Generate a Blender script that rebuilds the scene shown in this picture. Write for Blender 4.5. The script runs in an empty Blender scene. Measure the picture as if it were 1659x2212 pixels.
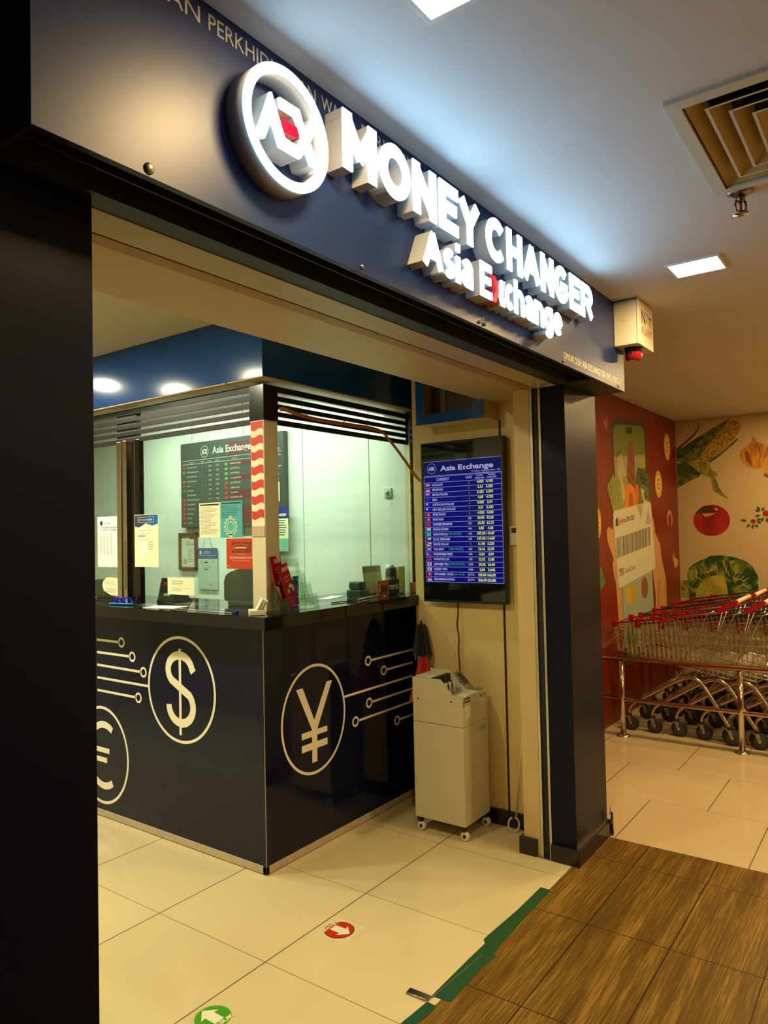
import bpy, bmesh, math, random
from mathutils import Vector, Matrix
random.seed(7)
S = bpy.context.scene
COL = S.collection
PI = math.pi

# ------------------------------------------------------------------ camera
def cam_setup():
    yaw, pitch, roll, F = 0.627022950, 0.0285777607, -0.0211971726, 1571.34294
    cy, sy, cp, sp = math.cos(yaw), math.sin(yaw), math.cos(pitch), math.sin(pitch)
    f = Vector((cy*cp, sy*cp, sp)); r = Vector((sy, -cy, 0)); u = r.cross(f)
    c, s = math.cos(roll), math.sin(roll)
    r2 = c*r + s*u; u2 = -s*r + c*u
    cam = bpy.data.cameras.new('camera'); o = bpy.data.objects.new('camera', cam); COL.objects.link(o)
    o.matrix_world = Matrix(((r2.x, u2.x, -f.x, 0), (r2.y, u2.y, -f.y, 0), (r2.z, u2.z, -f.z, 1.53), (0, 0, 0, 1)))
    cam.sensor_fit = 'HORIZONTAL'; cam.sensor_width = 36.0
    cam.lens = F*36.0/1659.0
    cam.clip_start = 0.05
    S.camera = o
cam_setup()
# ------------------------------------------------------------------ exposure, world, light levels
S.view_settings.view_transform = 'Standard'; S.view_settings.look = 'None'
S.view_settings.exposure = 0.0; S.view_settings.gamma = 1.0; S.view_settings.use_curve_mapping = False
W = bpy.data.worlds.new('world'); S.world = W; W.use_nodes = True
W.node_tree.nodes['Background'].inputs[0].default_value = (1.0, .72, .38, 1)
W.node_tree.nodes['Background'].inputs[1].default_value = 0.012
S.cycles.max_bounces = 8; S.cycles.transparent_max_bounces = 16; S.cycles.caustics_reflective = False; S.cycles.caustics_refractive = False
S.cycles.sample_clamp_indirect = 4.0
WARM = (1.0, .66, .27); GREENISH = (.86, 1.0, .74); COOL = (.38, .70, 1.0)
P_MALL = 16.5; P_SHOP = 20.0; P_BOOTH = 50.0; P_SIGN = 10.0

# ------------------------------------------------------------------ materials
MATS = {}
def mat(name, col, rough=.5, metal=0.0, spec=.5, emit=None, es=0.0, noise=0.0, nscale=8.0, bump=0.0, bscale=30.0, coat=0.0, alpha=1.0, trans=0.0, ior=1.45):
    if name in MATS: return MATS[name]
    m = bpy.data.materials.new(name); m.use_nodes = True; nt = m.node_tree; b = nt.nodes['Principled BSDF']
    b.inputs['Base Color'].default_value = (*col, 1); b.inputs['Roughness'].default_value = rough
    b.inputs['Metallic'].default_value = metal; b.inputs['Specular IOR Level'].default_value = spec
    b.inputs['IOR'].default_value = ior
    if coat: b.inputs['Coat Weight'].default_value = coat; b.inputs['Coat Roughness'].default_value = .06
    if emit: b.inputs['Emission Color'].default_value = (*emit, 1); b.inputs['Emission Strength'].default_value = es
    if trans: b.inputs['Transmission Weight'].default_value = trans
    if alpha < 1: b.inputs['Alpha'].default_value = alpha
    tc = nt.nodes.new('ShaderNodeTexCoord')
    if noise:
        n = nt.nodes.new('ShaderNodeTexNoise'); n.inputs['Scale'].default_value = nscale; n.inputs['Detail'].default_value = 4
        nt.links.new(tc.outputs['Object'], n.inputs['Vector'])
        mx = nt.nodes.new('ShaderNodeMix'); mx.data_type = 'RGBA'
        mx.inputs[6].default_value = (*[c*(1-noise) for c in col], 1); mx.inputs[7].default_value = (*[min(1, c*(1+noise)) for c in col], 1)
        nt.links.new(n.outputs['Fac'], mx.inputs[0]); nt.links.new(mx.outputs[2], b.inputs['Base Color'])
    if bump:
        n = nt.nodes.new('ShaderNodeTexNoise'); n.inputs['Scale'].default_value = bscale; n.inputs['Detail'].default_value = 3
        nt.links.new(tc.outputs['Object'], n.inputs['Vector'])
        bp = nt.nodes.new('ShaderNodeBump'); bp.inputs['Strength'].default_value = bump; bp.inputs['Distance'].default_value = .01
        nt.links.new(n.outputs['Fac'], bp.inputs['Height']); nt.links.new(bp.outputs[0], b.inputs['Normal'])
    MATS[name] = m; return m

def nodes_tile(name, col, grout, kind, rough=.13):
    """square porcelain tiles laid on world coordinates"""
    m = bpy.data.materials.new(name); m.use_nodes = True; nt = m.node_tree; b = nt.nodes['Principled BSDF']
    N = nt.nodes.new; L = nt.links.new
    tc = N('ShaderNodeTexCoord'); sp = N('ShaderNodeSeparateXYZ'); L(tc.outputs['Object'], sp.inputs[0])
    def M(op, a, bb=None, c=None):
        n = N('ShaderNodeMath'); n.operation = op
        for i, v in enumerate((a, bb, c)):
            if v is None: continue
            if isinstance(v, (int, float)): n.inputs[i].default_value = v
            else: L(v, n.inputs[i])
        return n.outputs[0]
    def line(c, off, size, w):
        t = M('FRACT', M('DIVIDE', M('SUBTRACT', c, off), size))
        d = M('MULTIPLY', M('MINIMUM', t, M('SUBTRACT', 1.0, t)), size)
        return M('LESS_THAN', d, w)
    x, y = sp.outputs[0], sp.outputs[1]
    if kind == 'shop':
        lx = line(x, 1.88, .595, .0012); ly = M('MULTIPLY', line(y, 1.93, .605, .0024), M('GREATER_THAN', y, 1.5))
        cell = N('ShaderNodeCombineXYZ'); L(M('FLOOR', M('DIVIDE', M('SUBTRACT', x, 1.88), .595)), cell.inputs[0]); L(M('FLOOR', M('DIVIDE', M('SUBTRACT', y, 1.93), .605)), cell.inputs[1])
    elif kind == 'mall':
        row = M('FLOOR', M('DIVIDE', M('SUBTRACT', x, 3.59), .605))
        odd = M('MULTIPLY', M('MODULO', M('ADD', row, 100.0), 2.0), .3)
        ly = line(M('SUBTRACT', y, odd), .64, .6, .0026); lx = line(x, 3.59, .605, .0012)
        cell = N('ShaderNodeCombineXYZ'); L(row, cell.inputs[0]); L(M('FLOOR', M('DIVIDE', M('SUBTRACT', y, odd), .6)), cell.inputs[1])
    else:
        lx = line(x, 2.168, .589, .0022); ly = line(y, 1.069, .307, .0026)
        cell = N('ShaderNodeCombineXYZ'); L(M('FLOOR', M('DIVIDE', M('SUBTRACT', x, 2.168), .589)), cell.inputs[0]); L(M('FLOOR', M('DIVIDE', M('SUBTRACT', y, 1.069), .307)), cell.inputs[1])
    mask = M('MAXIMUM', lx, ly)
    wn = N('ShaderNodeTexWhiteNoise'); L(cell.outputs[0], wn.inputs['Vector'])
    nz = N('ShaderNodeTexNoise'); nz.inputs['Detail'].default_value = 6
    mx = N('ShaderNodeMix'); mx.data_type = 'RGBA'
    if kind == 'wood':
        mp = N('ShaderNodeMapping'); L(tc.outputs['Object'], mp.inputs[0]); mp.inputs['Scale'].default_value = (5.0, 150.0, 1)
        ad = N('ShaderNodeVectorMath'); ad.operation = 'ADD'; L(mp.outputs[0], ad.inputs[0]); L(wn.outputs['Color'], ad.inputs[1])
        L(ad.outputs[0], nz.inputs['Vector']); nz.inputs['Scale'].default_value = 1.0; nz.inputs['Roughness'].default_value = .7
        n2 = N('ShaderNodeTexNoise'); mp2 = N('ShaderNodeMapping'); L(tc.outputs['Object'], mp2.inputs[0]); mp2.inputs['Scale'].default_value = (1.2, 14.0, 1)
        L(mp2.outputs[0], n2.inputs['Vector']); n2.inputs['Scale'].default_value = 1.0; n2.inputs['Detail'].default_value = 3
        t = M('ADD', M('MULTIPLY', nz.outputs['Fac'], .75), M('MULTIPLY', n2.outputs['Fac'], .45))
        cr = N('ShaderNodeValToRGB'); L(t, cr.inputs[0])
        cr.color_ramp.elements[0].position = .38; cr.color_ramp.elements[0].color = (.060, .028, .003, 1)
        cr.color_ramp.elements[1].position = .82; cr.color_ramp.elements[1].color = (.38, .22, .042, 1)
        e = cr.color_ramp.elements.new(.60); e.color = (.14, .076, .010, 1)
        base = cr.outputs[0]
    else:
        L(tc.outputs['Object'], nz.inputs['Vector']); nz.inputs['Scale'].default_value = 1.7
        cr = N('ShaderNodeValToRGB'); L(nz.outputs['Fac'], cr.inputs[0])
        cr.color_ramp.elements[0].position = .35; cr.color_ramp.elements[0].color = (*[c*.92 for c in col], 1)
        cr.color_ramp.elements[1].position = .7; cr.color_ramp.elements[1].color = (*col, 1)
        base = cr.outputs[0]
    hv = N('ShaderNodeHueSaturation'); L(base, hv.inputs['Color']); L(M('ADD', M('MULTIPLY', wn.outputs['Value'], .12 if kind == 'wood' else .05), .94), hv.inputs['Value'])
    L(mask, mx.inputs[0]); L(hv.outputs[0], mx.inputs[6]); mx.inputs[7].default_value = (*grout, 1)
    L(mx.outputs[2], b.inputs['Base Color'])
    if kind == 'wood':
        b.inputs['Roughness'].default_value = .42; b.inputs['Specular IOR Level'].default_value = .18
        bp = N('ShaderNodeBump'); bp.inputs['Strength'].default_value = .25; bp.inputs['Distance'].default_value = .002; L(nz.outputs['Fac'], bp.inputs['Height']); L(bp.outputs[0], b.inputs['Normal'])
    else:
        L(M('ADD', M('MULTIPLY', mask, .4), M('ADD', M('MULTIPLY', nz.outputs['Fac'], .06), rough-.03)), b.inputs['Roughness'])
    MATS[name] = m; return m

floor_shop_m = nodes_tile('cream_porcelain', (.70, .60, .34), (.08, .05, .03), 'shop', .15)
floor_mall_m = nodes_tile('ivory_porcelain', (.70, .58, .34), (.13, .09, .06), 'mall', .10)
floor_wood_m = nodes_tile('wood_look_tile', (0, 0, 0), (.030, .015, .004), 'wood')
ceil_m = mat('ceiling_paint', (.58, .56, .54), .75, noise=.03, nscale=3, bump=.25, bscale=9)
shopceil_m = mat('shop_ceiling_paint', (.50, .44, .30), .8)
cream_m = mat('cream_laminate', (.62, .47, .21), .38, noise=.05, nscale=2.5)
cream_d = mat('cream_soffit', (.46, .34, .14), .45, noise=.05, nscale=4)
beige_bar = mat('shutter_bar', (.40, .31, .17), .4, noise=.15, nscale=14)
brown_bar = mat('shutter_bar_brown', (.32, .18, .035), .5, noise=.12, nscale=10)
navy_m = mat('navy_panel', (.003, .005, .020), .33, spec=.18, bump=.03, bscale=2)
fascia_m = mat('navy_fascia', (.008, .022, .095), .42, spec=.5, bump=.05, bscale=3)
navy_gloss = mat('navy_laminate', (.004, .006, .028), .07, spec=.38, bump=.02, bscale=1.5)
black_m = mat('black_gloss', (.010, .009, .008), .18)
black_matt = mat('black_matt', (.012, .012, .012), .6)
dark_soffit = mat('dark_soffit', (.020, .024, .024), .5)
blue_m = mat('blue_laminate', (.002, .055, .25), .13, spec=.6, bump=.02, bscale=2)
white_m = mat('white_vinyl', (.88, .86, .70), .5)
white_wall = mat('white_wall_panel', (.74, .78, .74), .45, noise=.02, nscale=1.5)
steel = mat('steel', (.62, .58, .52), .16, metal=1.0)
steel_d = mat('brushed_steel', (.42, .39, .35), .32, metal=1.0)
brass = mat('polished_tube', (.70, .64, .54), .14, metal=1.0)
rubber = mat('rubber', (.018, .018, .018), .55)
plas_k = mat('black_plastic', (.015, .015, .016), .35)
plas_r = mat('red_plastic', (.38, .008, .010), .35)
redp = mat('red_print', (.55, .01, .01), .45)
offw = mat('offwhite_plastic', (.56, .53, .42), .35)
offw_l = mat('light_plastic', (.66, .63, .52), .35)
paper = mat('paper', (.78, .80, .70), .7)
paper_c = mat('cream_paper', (.76, .76, .52), .7)
ink = mat('ink', (.03, .03, .035), .7)
ink_g = mat('grey_ink', (.30, .31, .30), .7)

def glass_mat():
    m = bpy.data.materials.new('window_glass'); m.use_nodes = True; nt = m.node_tree
    for n in list(nt.nodes): nt.nodes.remove(n)
    o = nt.nodes.new('ShaderNodeOutputMaterial'); t = nt.nodes.new('ShaderNodeBsdfTransparent'); t.inputs[0].default_value = (.86, .93, .89, 1)
    g = nt.nodes.new('ShaderNodeBsdfGlossy'); g.inputs['Roughness'].default_value = .02; g.inputs[0].default_value = (.9, 1, .95, 1)
    lw = nt.nodes.new('ShaderNodeLayerWeight'); lw.inputs[0].default_value = .5
    pw = nt.nodes.new('ShaderNodeMath'); pw.operation = 'POWER'; pw.inputs[1].default_value = 4.0; nt.links.new(lw.outputs['Facing'], pw.inputs[0])
    ad = nt.nodes.new('ShaderNodeMath'); ad.operation = 'MULTIPLY_ADD'; ad.inputs[1].default_value = .6; ad.inputs[2].default_value = .04; ad.name = 'reflect'; nt.links.new(pw.outputs[0], ad.inputs[0])
    mx = nt.nodes.new('ShaderNodeMixShader'); nt.links.new(ad.outputs[0], mx.inputs[0]); nt.links.new(t.outputs[0], mx.inputs[1]); nt.links.new(g.outputs[0], mx.inputs[2]); nt.links.new(mx.outputs[0], o.inputs[0])
    MATS['glass'] = m; return m
glass_m = glass_mat()
def acrylic_mat():
    m = glass_m.copy(); m.name = 'clear_acrylic'
    for n in m.node_tree.nodes:
        if n.type == 'BSDF_TRANSPARENT': n.inputs[0].default_value = (.90, .93, .88, 1)
        if n.name == 'reflect': n.inputs[2].default_value = .04; n.inputs[1].default_value = .35
    return m
acrylic = acrylic_mat()
def emis(name, col, s):
    return mat(name, (col[0]*.3, col[1]*.3, col[2]*.3), .4, spec=.1, emit=col, es=s)
lit_white = emis('lit_acrylic', COOL, P_SIGN)
lit_red = emis('lit_red_acrylic', (1, .0, .03), 1.3)
lamp_face = emis('lamp_diffuser', (1.0, .93, .75), 9)

# ------------------------------------------------------------------ mesh building
class MB:
    def __init__(s): s.bm = bmesh.new(); s.mats = []
    def mi(s, m):
        if m not in s.mats: s.mats.append(m)
        return s.mats.index(m)
    def _tag(s, faces, m, smooth=False):
        i = s.mi(m)
        for f in faces: f.material_index = i; f.smooth = smooth
    def box(s, x0, x1, y0, y1, z0, z1, m, bev=0.0, mtx=None):
        x0, x1 = min(x0, x1), max(x0, x1); y0, y1 = min(y0, y1), max(y0, y1); z0, z1 = min(z0, z1), max(z0, z1)
        r = bmesh.ops.create_cube(s.bm, size=1.0); v = r['verts']
        for q in v: q.co = Vector((x0+(q.co.x+.5)*(x1-x0), y0+(q.co.y+.5)*(y1-y0), z0+(q.co.z+.5)*(z1-z0)))
        fs = list({f for q in v for f in q.link_faces})
        if bev > 0:
            es = list({e for q in v for e in q.link_edges})
            rr = bmesh.ops.bevel(s.bm, geom=es, offset=min(bev, .45*min(x1-x0, y1-y0, z1-z0)), segments=2, affect='EDGES', profile=.6)
            vs = set(rr['verts']) | {q for q in v if q.is_valid}
            fs = list({f for q in vs for f in q.link_faces}); v = list({q for f in fs for q in f.verts})
        if mtx is not None:
            for q in v: q.co = mtx @ q.co
        s._tag(fs, m); return s
    def rod(s, a, b, r, m, n=10, r2=None, caps=True):
        a = Vector(a); b = Vector(b); d = b-a
        if d.length < 1e-7: return s
        r2 = r if r2 is None else r2
        q = d.to_track_quat('Z', 'Y').to_matrix(); fs = []
        ra = []; rb = []
        for k in range(n):
            c = q @ Vector((math.cos(2*PI*k/n), math.sin(2*PI*k/n), 0))
            ra.append(s.bm.verts.new(a+c*r)); rb.append(s.bm.verts.new(b+c*r2))
        for k in range(n): fs.append(s.bm.faces.new((ra[k], ra[(k+1) % n], rb[(k+1) % n], rb[k])))
        s._tag(fs, m, n > 5)
        if caps and n > 2: s._tag([s.bm.faces.new(ra[::-1]), s.bm.faces.new(rb)], m)
        return s
    def tube(s, pts, r, m, n=8, smooth=0, flat=None):
        pts = [Vector(p) for p in pts]
        for _ in range(smooth):
            q = [pts[0]]
            for i in range(len(pts)-1):
                q += [pts[i]*.75+pts[i+1]*.25, pts[i]*.25+pts[i+1]*.75]
            q.append(pts[-1]); pts = q
        rings = []; up = None
        for i, p in enumerate(pts):
            d = (pts[min(i+1, len(pts)-1)]-pts[max(i-1, 0)]).normalized()
            if up is None:
                up = Vector((0, 0, 1)) if abs(d.z) < .9 else Vector((1, 0, 0))
            sx = d.cross(up).normalized(); up = sx.cross(d).normalized()
            ring = []
            for k in range(n):
                a = 2*PI*k/n; ring.append(s.bm.verts.new(p + sx*math.cos(a)*r + up*math.sin(a)*(r if flat is None else flat)))
            rings.append(ring)
        fs = []
        for i in range(len(rings)-1):
            for k in range(n): fs.append(s.bm.faces.new((rings[i][k], rings[i][(k+1) % n], rings[i+1][(k+1) % n], rings[i+1][k])))
        s._tag(fs, m, n > 5)
        s._tag([s.bm.faces.new(rings[0][::-1]), s.bm.faces.new(rings[-1])], m)
        return s
    def lathe(s, prof, m, c=(0, 0, 0), n=20, axis='Z', capends=True):
        c = Vector(c); rings = []
        for r, z in prof:
            ring = []
            for k in range(n):
                a = 2*PI*k/n; x, y = r*math.cos(a), r*math.sin(a)
                p = Vector((x, y, z)) if axis == 'Z' else (Vector((z, x, y)) if axis == 'X' else Vector((x, z, y)))
                ring.append(s.bm.verts.new(c+p))
            rings.append(ring)
        fs = []
        for i in range(len(rings)-1):
            for k in range(n): fs.append(s.bm.faces.new((rings[i][k], rings[i][(k+1) % n], rings[i+1][(k+1) % n], rings[i+1][k])))
        s._tag(fs, m, True)
        if capends: s._tag([s.bm.faces.new(rings[0][::-1]), s.bm.faces.new(rings[-1])], m)
        return s
    def poly(s, P, pts, m, n0=0.0, depth=0.0):
        """polygon (u,v) on plane P, n0 above the plane, thickened by depth"""
        if depth <= 0:
            vs = [s.bm.verts.new(P(u, v, n0)) for u, v in pts]
            f = s.bm.faces.new(vs); f.normal_update(); s._tag([f], m)
            bmesh.ops.triangulate(s.bm, faces=[f]); return s
        a = [s.bm.verts.new(P(u, v, n0+depth)) for u, v in pts]; b = [s.bm.verts.new(P(u, v, n0)) for u, v in pts]
        fs = [s.bm.faces.new(a), s.bm.faces.new(b[::-1])]
        for k in range(len(pts)): fs.append(s.bm.faces.new((a[k], b[k], b[(k+1) % len(pts)], a[(k+1) % len(pts)])))
        s._tag(fs, m)
        for f in fs: f.normal_update()
        bmesh.ops.triangulate(s.bm, faces=fs[:2]); return s
    def rect(s, P, u0, u1, v0, v1, m, n0=0.0, depth=0.0):
        return s.poly(P, [(u0, v0), (u1, v0), (u1, v1), (u0, v1)], m, n0, depth)
    def ring(s, P, cu, cv, r0, r1, m, n0=0.0, depth=0.0, a0=0, a1=2*PI, n=48, ey=1.0):
        full = abs(a1-a0-2*PI) < 1e-6; k = n if full else n+1
        def row(r, h): return [s.bm.verts.new(P(cu+r*math.cos(a0+(a1-a0)*i/n), cv+ey*r*math.sin(a0+(a1-a0)*i/n), h)) for i in range(k)]
        i1, o1 = row(r0, n0+depth), row(r1, n0+depth); fs = []
        rg = range(n)
        for j in rg: fs.append(s.bm.faces.new((i1[j], o1[j], o1[(j+1) % k], i1[(j+1) % k])))
        if depth > 0:
            i0, o0 = row(r0, n0), row(r1, n0)
            for j in rg:
                q = (j+1) % k
                fs += [s.bm.faces.new((o1[j], o0[j], o0[q], o1[q])), s.bm.faces.new((i0[j], i1[j], i1[q], i0[q])), s.bm.faces.new((i0[j], i0[q], o0[q], o0[j]))]
            if not full:
                fs += [s.bm.faces.new((i1[0], i0[0], o0[0], o1[0])), s.bm.faces.new((i1[-1], o1[-1], o0[-1], i0[-1]))]
        s._tag(fs, m, depth > 0.01); return s
    def disc(s, P, cu, cv, r, m, n0=0.0, depth=0.0, n=32, ey=1.0):
        return s.poly(P, [(cu+r*math.cos(2*PI*i/n), cv+ey*r*math.sin(2*PI*i/n)) for i in range(n)], m, n0, depth)
    def stroke(s, P, pts, w, m, n0=0.0, depth=0.0, lim=.35):
        """thick polyline with mitred joints on plane P"""
        pts = [Vector((p[0], p[1])) for p in pts]; A = []; B = []
        for i, p in enumerate(pts):
            d0 = (p-pts[i-1]).normalized() if i else (pts[1]-p).normalized()
            d1 = (pts[i+1]-p).normalized() if i < len(pts)-1 else d0
            n_ = Vector((-(d0.y+d1.y), d0.x+d1.x)); n_.normalize()
            k = w/2/max(lim, n_.dot(Vector((-d1.y, d1.x)))); A.append(p+n_*k); B.append(p-n_*k)
        for i in range(len(pts)-1):
            s.poly(P, [tuple(B[i]), tuple(B[i+1]), tuple(A[i+1]), tuple(A[i])], m, n0, depth)
        return s
    def build(s, name, parent=None, shade_auto=False):
        me = bpy.data.meshes.new(name); s.bm.normal_update()
        s.bm.to_mesh(me); s.bm.free()
        for m in s.mats: me.materials.append(m)
        o = bpy.data.objects.new(name, me); COL.objects.link(o)
        if parent is not None:
            o.parent = parent; o.matrix_parent_inverse = inv(parent)
        return o
def wmat(p):
    return p.matrix_basis.copy() if p.parent is None else wmat(p.parent) @ p.matrix_parent_inverse @ p.matrix_basis
def inv(p): return wmat(p).inverted()
def plane(o, r, u):
    o, r, u = Vector(o), Vector(r), Vector(u); n = r.cross(u)
    return lambda a, b, c=0.0: o + r*a + u*b + n*c
def PF(y): return plane((0, y, 0), (1, 0, 0), (0, 0, 1))       # faces -Y ; u = x, v = z
def PX(x): return plane((x, 0, 0), (0, -1, 0), (0, 0, 1))      # faces -X ; u = -y, v = z
def PXY(x):                                                     # faces -X but u given as world y
    return lambda a, b, c=0.0: Vector((x-c, a, b))
PZ = plane((0, 0, 0), (1, 0, 0), (0, 1, 0))                     # floor ; u = x, v = y
_tcache = {}
def glyph(body, bold=0.0, spacing=1.0, line=1.0, align='LEFT'):
    key = (body, bold, spacing, line, align)
    if key in _tcache: return _tcache[key]
    c = bpy.data.curves.new('t', 'FONT'); c.body = body; c.offset = bold; c.space_character = spacing; c.space_line = line; c.align_x = align
    c.resolution_u = 3
    o = bpy.data.objects.new('t', c); COL.objects.link(o); dg = bpy.context.evaluated_depsgraph_get()
    me = bpy.data.meshes.new_from_object(o.evaluated_get(dg))
    vs = [(v.co.x, v.co.y) for v in me.vertices]; fs = [tuple(p.vertices) for p in me.polygons]
    bpy.data.objects.remove(o); bpy.data.curves.remove(c); bpy.data.meshes.remove(me)
    _tcache[key] = (vs, fs); return vs, fs
CAP = max(v[1] for v in glyph('H')[0])
def text(mb, P, body, u, v, h, m, w=None, bold=0.0, n0=0.0006, depth=0.0, spacing=1.0, line=1.0, align='LEFT'):
    """text on plane P: baseline at v, left edge at u, cap height h; w forces the width"""
    vs, fs = glyph(body, bold, spacing, line, align)
    if not vs: return mb
    k = h/CAP; x0 = min(p[0] for p in vs); x1 = max(p[0] for p in vs)
    kx = k if w is None else w/(x1-x0)
    off = {'LEFT': u - x0*kx, 'CENTER': u, 'RIGHT': u - x1*kx}[align] if not (align == 'CENTER') else u-(x0+x1)/2*kx
    bmv = [mb.bm.verts.new(P(off+p[0]*kx, v+p[1]*k, n0+depth)) for p in vs]
    made = []; i = mb.mi(m); cnt = {}
    for f in fs:
        try: q = mb.bm.faces.new([bmv[j] for j in f])
        except ValueError: continue
        q.material_index = i; made.append(q)
        for a, b in zip(f, f[1:]+f[:1]): cnt[(a, b)] = 1
    if depth > 0:
        low = [mb.bm.verts.new(P(off+p[0]*kx, v+p[1]*k, n0)) for p in vs]
        for (a, b) in cnt:
            if (b, a) not in cnt:
                q = mb.bm.faces.new((bmv[a], low[a], low[b], bmv[b])); q.material_index = i
        for f in fs:
            try: q = mb.bm.faces.new([low[j] for j in f][::-1]); q.material_index = i
            except ValueError: pass
    return mb
def empty(name, loc, label, cat, group=None):
    o = bpy.data.objects.new(name, None); COL.objects.link(o); o.location = loc; o.empty_display_size = .1
    o['label'] = label; o['category'] = cat
    if group: o['group'] = group
    return o
def tag(o, label, cat, group=None):
    o['label'] = label; o['category'] = cat
    if group: o['group'] = group
    return o
def struct(o): o['kind'] = 'structure'; return o
def dup(root, loc, label, group=None):
    r = root.copy(); COL.objects.link(r); r.location = loc; r['label'] = label
    if group: r['group'] = group
    for ch in list(root.children):
        c = ch.copy(); COL.objects.link(c); c.parent = r; c.matrix_parent_inverse = ch.matrix_parent_inverse.copy()
        for g in ch.children:
            d = g.copy(); COL.objects.link(d); d.parent = c; d.matrix_parent_inverse = g.matrix_parent_inverse.copy()
    return r
def area(parent, name, loc, sx, sy, power, col, rot=(0, 0, 0)):
    l = bpy.data.lights.new(name, 'AREA'); l.shape = 'RECTANGLE'; l.size = sx; l.size_y = sy; l.energy = power; l.color = col
    o = bpy.data.objects.new(name, l); COL.objects.link(o); o.rotation_euler = rot
    if parent is not None:
        o.parent = parent; o.location = Vector(loc)-parent.location
    else: o.location = loc
    return o
# ================================================================== THE SETTING
CZ = 2.615; SZ = 2.2; XR = 3.204; YP = 1.28
def sbox(name, x0, x1, y0, y1, z0, z1, m, bev=0, parent=None):
    o = MB().box(x0, x1, y0, y1, z0, z1, m, bev).build(name, parent)
    if parent is None: struct(o)
    return o
sbox('floor', .30, 3.66, 1.30, 6.0, -.08, 0, floor_shop_m)
sbox('floor.001', 3.59, 9.0, -5.2, 2.1, -.08, 0, floor_mall_m)
sbox('floor.002', -4.0, 3.59, -5.2, 1.30, -.08, 0, floor_wood_m)
# mall ceiling, shop ceiling, header
sbox('ceiling', -4.0, 9.0, -5.2, 1.30, CZ, CZ+.1, ceil_m)
sbox('ceiling.001', 3.20, 9.0, 1.30, 2.1, CZ, CZ+.1, ceil_m)
sbox('ceiling.002', .30, 3.80, 1.765, 6.0, 2.55, 2.65, shopceil_m)
# header over the opening: dark band, shutter bar, slot, brown bar, cream soffit
mb = MB(); mb.box(.607, 3.61, 1.256, 1.318, SZ, CZ, dark_soffit)
struct(mb.build('wall_header'))
mb = MB(); mb.box(.80, 3.19, 1.318, 1.421, SZ-.002, 2.4, beige_bar); mb.box(.80, 3.19, 1.421, 1.431, SZ+.02, 2.4, black_matt)
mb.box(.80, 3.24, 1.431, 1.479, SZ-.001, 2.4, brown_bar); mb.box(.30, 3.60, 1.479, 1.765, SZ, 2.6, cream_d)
struct(mb.build('trim_1'))
# left pillar (front face y = 1.28) and the dark shop front further left
mb = MB(); mb.box(.20, .812, YP, 1.48, 0, SZ, navy_m, .002); mb.box(-4.0, .20, YP, 1.48, 0, CZ, black_matt); mb.box(.20, .607, YP, 1.48, SZ, CZ, black_matt)
struct(mb.build('wall_left'))
# right pillar with jamb
mb = MB(); mb.box(XR, 3.61, YP, 1.398, .078, SZ, navy_m, .0015); mb.box(3.30, 3.61, 1.39, 1.50, 0, SZ, black_matt); mb.box(3.601, 3.612, 1.50, 1.955, 0, SZ, navy_m)
wr = struct(mb.build('wall_pillar_right'))
jm = MB(); jm.box(XR, XR+.06, 1.455, 1.54, .0, SZ, cream_m, .002); jm.box(XR+.01, 3.46, 1.50, 1.538, 0, SZ, cream_m); jm.build('jamb_panel', wr)
# baseboards: black plinth round the pillar, jamb and the television wall
mb = MB(); mb.box(XR-.018, 3.625, YP-.018, 1.40, 0, .076, black_m, .002); mb.box(XR-.018, 3.3, 1.47, 1.558, 0, .078, black_m, .002)
mb.box(3.432, 3.45, 1.55, 2.29, 0, .078, black_m, .001)
bb = struct(mb.build('baseboard_right'))
mb = MB(); mb.box(.2, .83, YP-.018, 1.50, 0, .076, black_m, .002); struct(mb.build('baseboard_left'))
# chipped lower corner of the pillar with the bent metal flap
mb = MB(); FP = PF(YP-.02)
mb.poly(FP, [(3.575, .072), (3.60, .085), (3.612, .118), (3.622, .112), (3.622, .03), (3.63, .01), (3.615, .0), (3.61, .06)], navy_m, 0, .006)
mb.poly(FP, [(3.575, .115), (3.60, .15), (3.602, .12), (3.59, .108)], steel_d, 0.001, .003)
mb.build('bent_edge', bb)
# grey strip and peeling edge on top of the plinth
mb = MB(); mb.box(3.205, 3.60, YP-.012, YP, .076, .084, steel_d); mb.build('plinth_strip', bb)
# shutter guide rails in the jamb
g = empty('shutter_guide', (3.2, 1.42, 0), 'tall pair of steel shutter guide rails between navy and cream jamb', 'rail')
mb = MB(); mb.box(XR-.004, 3.26, 1.398, 1.404, 0, SZ, steel, .001); mb.box(XR-.004, XR+.006, 1.404, 1.409, 0, SZ, steel); mb.build('rail', g)
mb = MB(); mb.box(XR-.004, 3.26, 1.446, 1.453, 0, SZ, steel, .001); mb.box(XR-.004, XR+.006, 1.441, 1.446, 0, SZ, steel); mb.build('rail', g)
mb = MB(); mb.box(XR+.004, 3.26, 1.404, 1.446, 0, SZ, black_matt); mb.build('channel', g)
mb = MB(); mb.box(XR-.02, XR+.03, 1.385, 1.46, 0, .004, steel_d); mb.build('floor_plate', g)
# television wall, back wall, left wall of the shop, outer walls
mb = MB(); mb.box(3.45, 3.60, 1.54, 2.288, 0, 2.55, cream_m); tvw = struct(mb.build('wall_right'))
MB().box(3.446, 3.452, 1.732, 1.742, .078, 2.11, black_matt).build('joint_strip', tvw)
mb = MB(); mb.box(.30, .40, 1.48, 6.0, 0, 2.6, shopceil_m); struct(mb.build('wall_shop_left'))
mb = MB(); mb.box(.30, 3.8, 5.9, 6.0, 0, 2.6, shopceil_m); struct(mb.build('wall_back'))
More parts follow.
